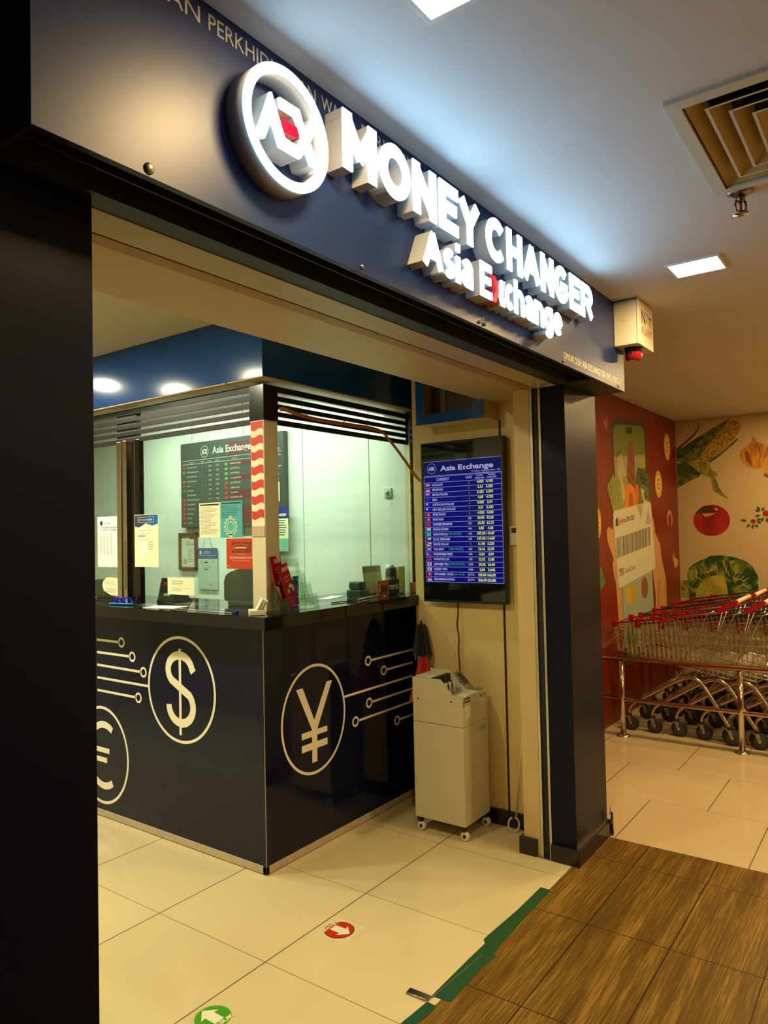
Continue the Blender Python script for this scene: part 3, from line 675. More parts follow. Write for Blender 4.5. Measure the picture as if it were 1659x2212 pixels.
lines(mb, QA, -3.378, -3.28, 1.520, .008, 1, ink_g); lines(mb, QA, -3.29, -3.245, 1.505, .012, 4, ink_g, h=.004)
mb.rect(QA, -3.372, -3.30, 1.435, 1.51, paper, .0012); mb.build('printing', o)
QA = QA_
# cream and teal double notice
tl = mat('teal_print', (.06, .38, .40), .55)
mb = MB(); mb.rect(QA, -2.897, -2.742, 1.525, 1.697, paper_c, .0004, .0006); o = mb.build('notice_sheet'); tag(o, 'cream text notice taped to the glass beside the teal one', 'notice')
mb = MB(); mb.rect(QA, -2.890, -2.750, 1.683, 1.691, ink, .0012); lines(mb, QA, -2.888, -2.75, 1.672, .0068, 20, ink_g, h=.0022, ragged=.5); mb.build('printing', o)
mb = MB(); mb.rect(QA, -2.742, -2.587, 1.522, 1.700, tl, .0004, .0006); o = mb.build('notice_sheet'); tag(o, 'teal notice with pale round crest, next to the cream one', 'notice')
mb = MB(); mb.rect(QA, -2.733, -2.595, 1.686, 1.693, dkb, .0012); lines(mb, QA, -2.733, -2.6, 1.676, .008, 8, dkb, h=.0018, ragged=.4)
pale = mat('pale_crest', (.50, .62, .42), .55)
mb.ring(QA, -2.668, 1.575, .036, .041, pale, .0014, n=20); mb.ring(QA, -2.668, 1.575, .022, .027, pale, .0014, n=20); mb.disc(QA, -2.668, 1.623, .010, pale, .0014, n=8); mb.disc(QA, -2.668, 1.535, .014, pale, .0014, n=6)
for k in range(14): a = 2*PI*k/14; mb.disc(QA, -2.668+.044*math.cos(a), 1.575+.046*math.sin(a), .005, pale, .0015, n=6)
mb.build('crest', o)
# small note and curled note low on the glass
mb = MB(); mb.rect(QA, -3.155, -2.943, 1.234, 1.322, paper_c, .0004, .0006); o = mb.build('notice_sheet'); tag(o, 'small cream card with two short paragraphs low on the glass above the rate terminal', 'notice')
mb = MB(); lines(mb, QA, -3.125, -2.98, 1.308, .0085, 4, ink_g, h=.002, ragged=.6); lines(mb, QA, -3.125, -2.98, 1.268, .008, 3, ink_g, h=.002, ragged=.5); mb.build('printing', o)
mb = MB(); mb.poly(QA, [(-3.735, 1.25), (-3.725, 1.235), (-3.66, 1.212), (-3.58, 1.208), (-3.58, 1.310), (-3.70, 1.311), (-3.73, 1.29), (-3.74, 1.27)], paper_c, .0004, .0008); o = mb.build('notice_sheet'); tag(o, 'small curled cream card at the foot of the glass left of the steel post', 'notice')
mb = MB(); lines(mb, QA, -3.71, -3.60, 1.292, .009, 3, ink_g, h=.002); lines(mb, QA, -3.71, -3.60, 1.248, .009, 3, ink_g, h=.002); mb.build('printing', o)
# red remittance agent sign
rs = mat('red_sign', (.50, .045, .010), .5)
mb = MB(); mb.rect(QA, -2.700, -2.512, 1.372, 1.518, rs, .0004, .0015); o = mb.build('agent_sign'); tag(o, 'red square sign with gold ellipse half behind the cream corner column', 'sign')
gold = mat('gold_print', (.70, .42, .14), .5); pk = mat('pink_print', (.80, .50, .42), .5)
mb = MB(); mb.rect(QA, -2.662, -2.53, 1.448, 1.500, mat('dark_red', (.22, .03, .01), .5), .0022); mb.ring(QA, -2.600, 1.474, .052, .055, gold, .0028, a0=.3, a1=4.0, ey=.32); mb.rect(QA, -2.640, -2.56, 1.470, 1.477, gold, .003)
text(mb, QA, 'MONEY TRANSFER', -2.625, 1.440, .005, pk, w=.06, n0=.003); text(mb, QA, 'EJEN PENGIRIMAN WANG', -2.675, 1.421, .009, pk, w=.158, bold=.02, n0=.003); text(mb, QA, 'Money transfer agent', -2.655, 1.410, .006, pk, w=.12, n0=.003); text(mb, QA, 'RIA', -2.692, 1.382, .006, pk, w=.016, bold=.02, n0=.003); mb.build('printing', o)

# ------------------------------------------------------------------ THINGS ON THE BOOTH WALL
QB = PX(3.5995)
bd = empty('rate_board', (3.58, 3.93, 1.9), 'large dark rate board on the white booth wall, partly behind papers and column', 'board')
brd = mat('board_dark', (.055, .068, .062), .35, noise=.1, nscale=3); m_ = mat('board_maroon', (.13, .02, .03), .4); sv = mat('board_text', (.55, .58, .52), .5)
mb = MB(); mb.box(3.555, 3.598, 3.398, 4.470, 1.60, 2.232, brd, .004); mb.build('panel', bd)
QC = PX(3.5545); QC_ = lambda u, v, c=0.0: QC(-4.470+u, v, c)
mb = MB(); mb.ring(QC_, .275, 2.155, .040, .043, sv, .0006, n=32); k = .030/.12
for g in (g1, g2): mb.poly(QC_, [(.275+(p[0]-1.152)*k*1.25, 2.155+(p[1]-2.4155)*k*1.25) for p in g], sv, .0006)
mb.build('logo', bd)
mb = MB(); text(mb, QC_, 'Asia Exchange', .36, 2.135, .048, sv, w=.40, bold=.02); text(mb, QC_, 'Friday,\n   Sep 18,\n       2020', .93, 2.18, .018, sv, line=1.4)
for z in (2.098, 2.070): mb.rect(QC_, .02, 1.05, z, z+.0025, sv, .0006)
for u, t in ((.10, 'CURRENCY'), (.24, 'UNIT'), (.31, 'WE BUY'), (.39, 'WE SELL'), (.56, 'CURRENCY'), (.99, 'WE BUY')): text(mb, QC_, t, u, 2.078, .008, sv)
mb.build('heading', bd)
L1 = ['US DOLLAR (100)', 'AUSTRALIAN (50,20)', 'BRUNEI DOLLAR', 'BRITISH POUND', 'EURO', 'AUSTRALIA', 'NEW ZEALAND', 'SINGAPORE DOLLAR', 'SWISS FRANC', 'HONG KONG', 'CANADIAN', 'DANISH', 'CHINESE']
L2 = ['INDIAN RUPEES', 'SAUDI RIYALS', 'SAUDI RIYALS', 'U.A.E. DIRHAMS', 'QATAR RIYALS', 'TURKEY LIRA', 'THAI BAHT', 'PHILIPPINES PESO', 'NEW TAIWAN', 'JAPANESE YEN', 'KOREAN WON', 'VIETNAM', 'INDONESIA']
nb = ['4.053', '3.98', '3.186', '5.425', '4.68', '2.855', '2.31', '3.16', '4.925', '50.9', '2.95', '60.2', '60.7']; nbs = ['4.103', '4.053', '3.255', '5.535', '4.735', '2.94', '2.422', '3.225', '5.043', '52.5', '3.10', '61.5', '61.7']
mb = MB(); fl = MB()
for k in range(13):
    z = 2.042-k*.0345; text(mb, QC_, L1[k], .075, z, .010, sv); text(mb, QC_, '1', .245, z, .010, sv); text(mb, QC_, nb[k], .315, z, .011, sv); text(mb, QC_, nbs[k], .395, z, .011, sv)
    text(mb, QC_, L2[k], .545, z, .011, sv); text(mb, QC_, ('4.40', '1000/\nREMARKS', '110.87', '114.08', '114.08', '0.73', '12.3', '6.94', '12.85', '26.6', '3.04', '166', '254')[k], .985, z, .011, sv)
    fl.rect(QC_, .025, .055, z-.004, z+.013, mat('fl%d' % (k % 4), ((.35, .04, .05), (.15, .16, .14), (.05, .07, .10), (.30, .12, .10))[k % 4], .5) if k < 7 else MATS['flag_red'], .0008)
    fl.rect(QC_, .49, .52, z-.004, z+.013, mat('fg%d' % (k % 3), ((.10, .30, .10), (.30, .28, .08), (.34, .05, .08))[(0 if k in (1, 2) else (1 if k in (0, 3) else 2))], .5) if False else MATS['flag_red'] if k > 3 else mat('flag_green', (.12, .32, .12), .5), .0008)
    if k in (0, 3, 6, 7): fl.rect(QC_, .535, .80, z-.009, z+.020, m_, .0002)
mb.build('rate_table', bd); fl.build('flag_column', bd)
fl = MB(); fl.rect(QC_, .53, .86, 2.115, 2.20, m_, .0002); fl.rect(QC_, .53, .86, 1.62, 1.75, m_, .0002); fl.build('maroon_background', bd)
# cream note and service notice fixed to the board edge
mb = MB(); mb.rect(PX(3.553), -3.52, -3.437, 1.757, 1.890, mat('tan_paper', (.62, .52, .33), .7), 0, .001); o = mb.build('paper_note'); tag(o, 'small tan note stuck on the right end of the dark rate board', 'note')
mb = MB(); Q5 = PX(3.552); mb.ring(Q5, -3.49, 1.865, .009, .012, ink_g, .0012, n=14); lines(mb, Q5, -3.51, -3.45, 1.845, .012, 3, ink_g, h=.003); mb.build('printing', o)
sn = empty('service_notice', (3.58, 3.43, 1.57), 'upright notice with blue, cream and green bands right of the corner column', 'notice')
mb = MB(); Q6 = PX(3.551); mb.rect(Q6, -3.62, -3.365, 1.64, 1.722, mat('notice_blue', (.01, .035, .22), .5), 0, .0015); text(mb, Q6, 'Help us to\nserve you better', -3.60, 1.692, .020, paper, w=.225, bold=.03, n0=.002, line=1.15, align='LEFT'); mb.build('blue_band', sn)
mb = MB(); mb.rect(Q6, -3.62, -3.362, 1.505, 1.64, paper_c, 0, .0015); lines(mb, Q6, -3.60, -3.38, 1.625, .016, 7, ink, .002, .005, .2); mb.build('cream_band', sn)
mb = MB(); mb.rect(Q6, -3.62, -3.364, 1.42, 1.505, mat('notice_green', (.16, .46, .34), .5), 0, .0015); lines(mb, Q6, -3.58, -3.40, 1.49, .012, 5, MATS['pale_crest'], .002, .003); mb.build('green_band', sn)
# framed certificate
cf = empty('framed_certificate', (3.58, 4.44, 1.42), 'brown framed certificate with gold seal hanging on the white booth wall', 'frame')
frm = mat('frame_brown', (.16, .055, .03), .35); mb = MB()
ya, yb, za, zb = 4.535, 4.335, 1.282, 1.562
for a, b, c_, d in ((yb, yb+.018, za, zb), (ya-.018, ya, za, zb), (yb, ya, za, za+.022), (yb, ya, zb-.018, zb)): mb.box(3.575, 3.598, a, b, c_, d, frm, .003)
mb.build('frame', cf)
mb = MB(); mb.rect(PX(3.592), -ya+.012, -yb-.012, za+.012, zb-.012, mat('cert_paper', (.55, .56, .46), .6), 0, .002); mb.build('sheet', cf)
mb = MB(); Q7 = PX(3.5895); mb.rect(Q7, -4.42, -4.37, 1.515, 1.530, MATS['flag_red'], .001); text(mb, Q7, 'AGENT\nAPPOINTMENT', -4.46, 1.485, .010, MATS['flag_red'], line=1.2); lines(mb, Q7, -4.44, -4.365, 1.44, .016, 7, ink_g, .001, .0025, .5); mb.disc(Q7, -4.475, 1.345, .020, mat('seal_gold', (.38, .36, .10), .5), .001); mb.build('printing', cf)
# hanging licence
lc = empty('licence_card', (3.58, 4.21, 1.3), 'blue topped licence card hanging by strings on the white booth wall', 'sign')
Q8 = PX(3.590); mb = MB(); mb.rect(Q8, -4.32, -4.11, 1.14, 1.365, mat('licence_sheet', (.42, .50, .47), .5), 0, .006); mb.build('sheet', lc)
mb = MB(); mb.rect(Q8, -4.32, -4.11, 1.365, 1.445, mat('licence_blue', (.06, .10, .24), .5), 0, .006); mb.build('header', lc)
mb = MB(); text(mb, Q8, 'LESEN', -4.255, 1.405, .018, sv, n0=.0068); text(mb, Q8, 'PERNIAGAAN PERKHIDMATAN WANG', -4.305, 1.387, .007, sv, w=.18, n0=.0068); mb.rect(Q8, -4.30, -4.28, 1.40, 1.425, sv, .0066)
mb.rect(Q8, -4.285, -4.27, 1.335, 1.355, ink_g, .0066); mb.rect(Q8, -4.25, -4.21, 1.335, 1.345, ink, .0066); mb.rect(Q8, -4.16, -4.14, 1.335, 1.352, ink_g, .0066); lines(mb, Q8, -4.26, -4.18, 1.315, .013, 3, ink_g, .0066, .003); mb.rect(Q8, -4.25, -4.21, 1.285, 1.293, ink, .0066); lines(mb, Q8, -4.20, -4.14, 1.18, .012, 2, ink_g, .0066, .003); mb.build('printing', lc)
mb = MB(); mb.tube([(3.585, 4.27, 1.445), (3.592, 4.235, 1.565)], .0012, ink, 5); mb.tube([(3.585, 4.16, 1.445), (3.592, 4.225, 1.565)], .0012, ink, 5); mb.build('string', lc)
# wall socket
ws = empty('wall_socket', (3.598, 2.572, 1.77), 'pale square wall socket with a short cord on the white booth wall', 'socket')
mb = MB(); mb.box(3.590, 3.600, 2.545, 2.600, 1.745, 1.80, mat('socket_plastic', (.50, .60, .50), .3), .002); mb.build('plate', ws)
mb = MB(); mb.lathe([(.012, 0), (.012, -.012), (.006, -.016)], MATS['socket_plastic'], (3.590, 2.572, 1.775), 14, 'X'); mb.tube([(3.575, 2.572, 1.775), (3.57, 2.575, 1.76), (3.572, 2.56, 1.735), (3.58, 2.552, 1.728)], .003, ink_g, 6, 1); mb.build('plug', ws)

# ------------------------------------------------------------------ THINGS ON THE COUNTERTOP
T = 1.1755
# rate terminal with red digits
rt = empty('rate_terminal', (2.60, 3.2, T), 'black desk terminal with red digits behind the side glass', 'terminal')
def yq(y, x0, z): return (x0, y, z)
mb = MB()
prof = [(0, 0), (.135, 0), (.115, .02), (.055, .125), (.035, .132), (.01, .03)]
a = [mb.bm.verts.new((2.50+p[0], 3.225, T+p[1])) for p in prof]; b = [mb.bm.verts.new((2.50+p[0], 3.362, T+p[1])) for p in prof]
# tilted face looks towards the customer side (-x)
mb._tag([mb.bm.faces.new(a), mb.bm.faces.new(b[::-1])]+[mb.bm.faces.new((a[k], b[k], b[(k+1) % 6], a[(k+1) % 6])) for k in range(6)], plas_k); bmesh.ops.recalc_face_normals(mb.bm, faces=mb.bm.faces[:]); mb.build('body', rt)
P9 = plane((2.5095, 3.358, T+.033), (0, -1, 0), Vector((.025, 0, .099)).normalized())
mb = MB(); mb.rect(P9, .010, .122, .02, .090, mat('smoked_lens', (.02, .006, .006), .08), .001, .001); mb.build('lens', rt)
digit = emis('red_digit', (1, .02, .01), .9)
mb = MB(); text(mb, P9, '777', .025, .055, .022, digit, w=.05, n0=.0025); text(mb, P9, '78', .085, .026, .016, digit, w=.025, n0=.0025); mb.rect(P9, .045, .10, .004, .018, sv, .003); mb.build('digits', rt)
# second terminal further left and black box
mb = MB(); mb.box(2.55, 2.68, 3.80, 4.05, T, T+.11, plas_k, .02); o = mb.build('desk_terminal'); tag(o, 'dark rounded desk terminal at the left end of the side glass', 'terminal')
# blue pens and cloth bunch
bp = empty('pen_bunch', (2.35, 3.47, T), 'bunch of blue ribbon and pens lying on the counter by the steel post', 'pens')
bl_m = mat('blue_plastic', (.005, .012, .30), .3); cy = mat('cyan_plastic', (.02, .25, .45), .3)
mb = MB()
for k in range(16):
    y = 3.40+.16*random.random(); x = 2.33+.04*random.random(); mb.tube([(x, y, T+.004), (x+.01*random.random(), y-.015, T+.02+.025*random.random()), (x, y-.03-.02*random.random(), T+.006)], .005, bl_m, 5, 1)
mb.build('ribbon', bp)
mb = MB(); mb.rod((2.30, 3.50, T+.006), (2.33, 3.33, T+.006), .0045, cy, 8); mb.rod((2.33, 3.33, T+.006), (2.34, 3.27, T+.006), .003, plas_k, 8, .001); mb.build('pen', bp)
mb = MB(); mb.rod((2.32, 3.52, T+.006), (2.355, 3.36, T+.012), .004, bl_m, 8); mb.build('pen', bp)
# papers on the side counter
mb = MB(); mb.box(2.29, 2.40, 2.98, 3.18, T, T+.002, paper, 0, Matrix.Translation((2.34, 3.08, 0)) @ Matrix.Rotation(.2, 4, 'Z') @ Matrix.Translation((-2.34, -3.08, 0))); o = mb.build('paper_slip'); tag(o, 'white paper slip lying on the side counter behind the small card', 'paper')
mb = MB(); mb.tube([(2.33, 3.33, T+.003), (2.37, 3.15, T+.004), (2.32, 2.98, T+.003), (2.29, 2.72, T+.003), (2.30, 2.52, T+.003)], .0015, sv, 5, 2); mb.box(2.285, 2.305, 2.50, 2.525, T, T+.014, bl_m, .003); o = mb.build('cord'); tag(o, 'thin pen cord running along the side counter to a blue stopper', 'cord')
# monitor seen from behind
mo = empty('desk_monitor', (2.66, 2.78, T), 'dark rounded monitor back standing behind the side glass near the column', 'monitor')
mm = mat('monitor_grey', (.055, .062, .05), .45)
mb = MB(); pts = [(2.905, .02), (2.912, .03), (2.912, .12), (2.90, .150), (2.87, .168), (2.80, .186), (2.70, .195), (2.60, .19), (2.58, .02)]
mb.poly(PXY(2.575), [(p[0]-.01, T+p[1]) for p in pts], mm, 0, -.05); bmesh.ops.recalc_face_normals(mb.bm, faces=mb.bm.faces[:]); mb.build('housing', mo)
mb = MB(); mb.box(2.56, 2.66, 2.62, 2.86, T, T+.025, mm, .006); mb.build('base', mo)
mb = MB(); mb.tube([(2.60, 2.84, T+.18), (2.58, 2.82, T+.23), (2.56, 2.70, T+.25), (2.55, 2.60, T+.22), (2.545, 2.55, T+.05)], .002, ink, 6, 2); mb.build('cable', mo)
# wall sized white card holder
ch = empty('card_holder', (2.335, 2.40, T), 'white plastic holder with blank white cards at the corner of the counter', 'holder')
wp = mat('holder_white', (.78, .78, .64), .35)
R1 = Matrix.Translation((2.315, 2.395, T)) @ Matrix.Rotation(math.radians(-40), 4, 'Z')
mb = MB(); mb.box(-.035, .035, -.045, .045, 0, .022, wp, .003, R1); mb.build('base', ch)
for k in range(3):
    R2 = R1 @ Matrix.Translation((-.004+.014*k, 0, .018)) @ Matrix.Rotation(math.radians(28), 4, 'Y')
    mb = MB(); mb.box(-.0012, .0012, -.042, .042, 0, .062-.006*k, wp, 0, R2); mb.build('card', ch)
# leaning clear acrylic holder with red leaflets
def leaf_holder(loc, ang, tiers, label):
    t = empty('leaflet_holder', loc, label, 'holder')
    R = Matrix.Translation(loc) @ Matrix.Rotation(ang, 4, 'Z')
    mb = MB(); mb.box(-.055, .055, -.02, .075, .001, .003, acrylic, 0, R)
    for k in range(tiers):
        y = -.02+.03*k; h = .07+.045*k; Rk = R @ Matrix.Translation((0, y, .012*k)) @ Matrix.Rotation(math.radians(-14), 4, 'X')
        mb.box(-.055, .055, -.001, .001, 0, h, acrylic, 0, Rk)
        for sx in (-1, 1): mb.box(sx*.055-.001, sx*.055+.001, 0, .028, 0, h*.9, acrylic, 0, Rk)
    mb.build('pocket', t); return t, R
lh, R = leaf_holder((2.49, 2.355, T), math.radians(6), 3, 'clear acrylic leaflet holder holding red leaflets beside the corner column')
def leaflet(Rm, label):
    t = MB(); t.box(-.048, .048, -.0012, .0012, 0, .205, MATS['leaflet_red'], 0, Rm); o = t.build('leaflet'); tag(o, label, 'leaflet')
    P = lambda a, b, c=0.0: Rm @ Vector((a, -.0014-c, b)); t = MB()
    t.rect(P, -.018, .046, .172, .190, MATS['peach'], .0004); t.rect(P, -.012, .04, .178, .184, gold, .0008); text(t, P, 'BERKEUN\nTUNAI', -.022, .138, .010, MATS['peach'], n0=.0005, line=1.2)
    t.ring(P, .018, .082, .008, .024, paper, .0006, a0=-.9, a1=2.6, n=18); t.disc(P, -.012, .078, .016, MATS['seal_dark'], .0008); t.disc(P, -.012, .078, .010, MATS['pale_crest'], .001, n=12)
    t.build('printing', o); return o
mat('leaflet_red', (.42, .003, .004), .5, spec=.2); mat('peach', (.78, .50, .30), .5); mat('seal_dark', (.08, .09, .03), .5)
leaflet(Matrix.Translation((2.475, 2.385, T+.055)) @ Matrix.Rotation(math.radians(14), 4, 'Z') @ Matrix.Rotation(math.radians(-10), 4, 'X') @ Matrix.Rotation(math.radians(-3), 4, 'Y'), 'rear red leaflet in the clear holder, its top highest')
leaflet(Matrix.Translation((2.515, 2.350, T+.020)) @ Matrix.Rotation(math.radians(14), 4, 'Z') @ Matrix.Rotation(math.radians(-12), 4, 'X') @ Matrix.Rotation(math.radians(-12), 4, 'Y'), 'front red leaflet in the clear holder with white crescent print')
leaf_holder((2.625, 2.36, T), math.radians(0), 4, 'empty clear acrylic holder standing to the right of the red leaflets')
leaf_holder((2.415, 2.325, T), math.radians(62), 2, 'empty clear acrylic holder leaning at the foot of the cream column')
mb = MB(); mb.box(2.61, 2.71, 2.50, 2.58, T, T+.13, plas_k, .008); mb.box(2.67, 2.71, 2.50, 2.51, T+.13, T+.148, plas_k, .004); o = mb.build('card_reader'); tag(o, 'black card reader behind the empty clear holder inside the booth', 'terminal')
# items at the right end of the counter
mb = MB(); mb.poly(PZ, [(3.02, 2.56), (3.24, 2.64), (3.20, 2.70), (2.97, 2.62)], MATS['sheet_white'], T, .001); o = mb.build('paper_slip'); tag(o, 'flat paper slips on the counter left of the ipay sign', 'paper')
mb = MB(); mb.rod((2.84, 2.42-.02, T+.004), (3.00, 2.385, T+.004), .003, plas_k, 8); o = mb.build('pen'); tag(o, 'black pen lying near the edge of the front counter', 'pen')
mb = MB(); mb.rod((3.04, 2.385, T+.0045), (3.34, 2.44, T+.0045), .0035, sv, 8); o = mb.build('pen'); tag(o, 'pale pen lying in front of the orange and blue sign', 'pen')
ip = empty('counter_sign', (3.36, 2.36, T), 'orange and dark blue ipay remit sign at the right end of the counter', 'sign')
PS = plane((3.252, 2.415, T+.002), Vector((.93, -.10, 0)).normalized(), (0, 0, 1))
k = .086; orange = mat('sign_orange', (.52, .13, .02), .45); dkblue = mat('sign_blue', (.015, .022, .085), .4)
mb = MB(); mb.rect(PS, 0, .094, 0, k, orange, 0, .004); mb.build('orange_half', ip); mb = MB(); mb.rect(PS, .094, .182, 0, k, dkblue, 0, .004); mb.build('blue_half', ip)
mb = MB(); text(mb, PS, 'i', .010, .026, .045, mat('sign_amber', (.95, .70, .30), .5), w=.012, bold=.03, n0=.005); text(mb, PS, 'pay', .026, .026, .044, dkblue, w=.058, bold=.02, n0=.005); text(mb, PS, 'remit', .098, .032, .036, paper, w=.078, bold=.01, n0=.005); mb.build('lettering', ip)
cal = empty('desk_calendar', (3.36, 2.56, T), 'white desk calendar with floral header standing behind the ipay sign', 'calendar')
PC = plane((3.30, 2.50, T), (.97, -.22, 0), (0, .16, .985))
PC = plane((3.28, 2.52, T), Vector((.97, -.10, 0)).normalized(), Vector((0, .12, .99)).normalized())
mb = MB(); mb.rect(PC, 0, .155, 0, .165, mat('calendar_paper', (.92, .98, .68), .6), 0, .001); mb.box(3.28, 3.43, 2.51, 2.60, T, T+.012, mat('grey_card', (.20, .22, .18), .6)); mb.build('page', cal)
mb = MB(); floral = mat('floral_print', (.48, .40, .22), .6, noise=.6, nscale=120); mb.rect(PC, .002, .153, .13, .163, floral, .0015); mb.build('floral_header', cal)
mb = MB()
for r in range(5):
    for c_ in range(6): mb.rect(PC, .012+c_*.024, .016+c_*.024, .018+r*.022, .022+r*.022, ink_g, .0015)
mb.build('dates', cal)
mb = MB()
for c_ in range(14): mb.tube([PC(.008+c_*.0107, .162, .003), PC(.008+c_*.0107, .17, 0), PC(.008+c_*.0107, .162, -.004)], .0012, ink, 4)
mb.build('spiral_wire', cal)
sb = empty('spray_bottle', (3.435, 2.46, T), 'dark grey bottle with pale label behind the blue half of the counter sign', 'bottle')
mb = MB(); mb.lathe([(.026, 0), (.028, .01), (.028, .12), (.024, .145), (.022, .15)], mat('bottle_grey', (.06, .065, .10), .35), (3.445, 2.462, T), 24); mb.build('body', sb)
mb = MB(); mb.lathe([(.023, .15), (.023, .168), (.001, .17)], wp, (3.445, 2.462, T), 20, capends=False); mb.build('cap', sb)
mb = MB(); mb.lathe([(.0285, .04), (.0285, .10)], mat('bottle_label', (.30, .40, .26), .5), (3.445, 2.462, T), 24, capends=False); mb.build('label_band', sb)
mb = MB(); mb.box(3.47, 3.54, 2.42, 2.48, T, T+.158, mat('box_green', (.50, .62, .30), .4), .006); o = mb.build('upright_box'); tag(o, 'tall pale green box at the right end of the front glass', 'box')
mb = MB(); mb.box(3.555, 3.59, 2.36, 2.40, T, T+.06, mat('reddish', (.30, .10, .05), .4), .004); mb.rect(PF(2.36), 3.557, 3.588, T+.042, T+.047, paper, .001); o = mb.build('small_box'); tag(o, 'tiny reddish box beside the television wall on the countertop', 'box')
pr = empty('slip_printer', (3.17, 2.55, T), 'grey green slip printer left of the calendar', 'printer')
gg = mat('printer_grey', (.05, .065, .05), .4)
mb = MB(); mb.box(3.16, 3.245, 2.46, 2.56, T, T+.04, gg, .006); mb.build('base', pr); mb = MB(); mb.box(3.18, 3.245, 2.48, 2.56, T+.04, T+.085, gg, .01); mb.build('head', pr)
# orange cable tied along the louvres
oc = empty('flat_cable', (3.0, 2.405, 2.1), 'orange brown cable tied under the front louvres and drooping to the television', 'cable')
ocm = mat('cable_orange', (.45, .16, .012), .4)
mb = MB(); mb.tube([(2.50, 2.41, 2.128), (2.53, 2.405, 2.130), (2.60, 2.405, 2.118), (2.74, 2.405, 2.106), (2.96, 2.405, 2.108), (3.23, 2.405, 2.112), (3.32, 2.40, 2.10), (3.37, 2.395, 2.06), (3.40, 2.36, 2.0), (3.425, 2.32, 1.93), (3.437, 2.28, 1.868), (3.44, 2.25, 1.825), (3.44, 2.21, 1.805), (3.43, 2.18, 1.80)], .003, ocm, 8, 2, flat=.010); mb.build('cord', oc)
for x, z in ((2.68, 2.110), (2.98, 2.108), (3.17, 2.111)):
    mb = MB(); mb.tube([(x+.012*math.cos(a_), 2.405+.0, z+.016*math.sin(a_)) for a_ in [2*PI*j/10 for j in range(11)]], .002, black_matt, 5); mb.tube([(x, 2.403, z+.015), (x+.012, 2.40, z+.028), (x+.03, 2.40, z+.024)], .0015, black_matt, 5, 1); mb.build('cable_tie', oc)
# ================================================================== TELEVISION
tv = empty('wall_television', (3.45, 1.945, 1.58), 'black wall television showing blue currency rate table', 'television')
mb = MB(); mb.box(3.396, 3.43, 1.690, 2.202, 1.146, 2.021, plas_k, .006); mb.build('housing', tv)
mb = MB(); mb.box(3.43, 3.45, 1.80, 2.09, 1.35, 1.80, black_matt); mb.build('bracket', tv)
gl = mat('screen_glass', (.004, .005, .007), .06, coat=.6)
mb = MB(); mb.box(3.3935, 3.3965, 1.700, 2.192, 1.160, 2.011, gl); scr = mb.build('screen', tv)
QT = PX(3.3933)
def QV(u, v, c=0.0): return QT(-2.178+u, v, c)       # u from the left edge of the table (0 .. .472)
sbg = emis('screen_blue', (.002, .003, .20), .62); sbg2 = emis('screen_navy', (.003, .010, .12), .6); sw = emis('screen_white', (.50, .48, .95), .62); sy = emis('screen_yellow', (.70, .80, .26), .60); sg = emis('screen_green', (.08, .55, .36), .45); sr = emis('screen_red', (.60, .03, .10), .5); sbl = emis('screen_bright_blue', (.01, .02, .65), .6); sk = emis('screen_black', (.004, .004, .01), .2)
W_ = .472; top = 1.914; hz = 1.836; r0 = 1.799; rp = .02712; bot = r0-20*rp
mb = MB(); mb.rect(QV, 0, W_, hz, top, sbg2, .0002); mb.rect(QV, 0, W_, bot, hz, sbg, .0002); mb.rect(QV, .255, .38, bot, r0, emis('screen_blue_b', (.004, .008, .15), .6), .0004); mb.build('table_background', scr)
mb = MB()
for z in [top, hz, hz-.005]+[r0-k*rp for k in range(21)]: mb.rect(QV, 0, W_, z-.0008, z+.0008, sw, .0007)
for u in (0, W_): mb.rect(QV, u-.0006, u+.0006, bot, hz, sw, .0007)
mb.build('grid_lines', scr)
mb = MB(); mb.ring(QV, .050, 1.876, .0265, .028, sw, .0007, n=36); k = .62*.027/.13
for g in (g1, g2, g3): mb.poly(QV, [(.050+(p[0]-1.152)*k*1.55, 1.876+(p[1]-2.4155)*k*1.35) for p in g], sw, .0007)
text(mb, QV, 'Asia E', .105, 1.861, .026, sw, w=.137, bold=.03, n0=.0007); text(mb, QV, 'change', .264, 1.861, .026, sw, w=.163, bold=.03, n0=.0007); text(mb, QV, 'x', .244, 1.861, .026, emis('screen_pink', (.8, .25, .5), .8), w=.018, bold=.03, n0=.0008)
text(mb, QV, 'Friday, September 18,', .300, 1.843, .009, sw, w=.168, n0=.0007); text(mb, QV, '2020', .365, 1.829, .009, sw, w=.035, n0=.0009)
mb.build('title', scr)
mb = MB(); text(mb, QV, 'CURRENCY', .078, 1.808, .014, sw, w=.082, bold=.02, n0=.0007); text(mb, QV, 'UNIT', .262, 1.810, .013, sw, w=.040, bold=.02, n0=.0007)
text(mb, QV, 'WE BUY', .322, 1.819, .008, sw, w=.044, bold=.02, n0=.0007); text(mb, QV, 'KAMI BELI', .318, 1.806, .008, sw, w=.055, bold=.02, n0=.0007); text(mb, QV, 'WE SELL', .395, 1.819, .008, sw, w=.044, bold=.02, n0=.0007); text(mb, QV, 'KAMI JUAL', .388, 1.806, .008, sw, w=.058, bold=.02, n0=.0007)
mb.build('column_headings', scr)
NM = ['US DOLLAR', 'SINGAPORE', 'BRITISH POUND', 'EURO', 'AUSTRALIAN DOLLARS', 'NEW ZEALAND DOLLARS', 'SWISS FRANC', 'HONG KONG', 'CHINESE RENMINBI', 'INDIAN RUPEES', 'SAUDI RIYALS', 'U.A.E. DIRHAMS', 'BRUNEI DOLLAR', 'THAI BAHT', 'PHILIPPINES PESO', 'TAIWAN DOLLAR', 'JAPANESE YEN', 'KOREAN  WON', 'VIETNAMESE  DONG', 'INDONESIAN RUPIAH']
UN = ['1']*7+['100']*5+['1', '100', '100', '100', '1000', '1000', '1JUTA', '1JUTA']
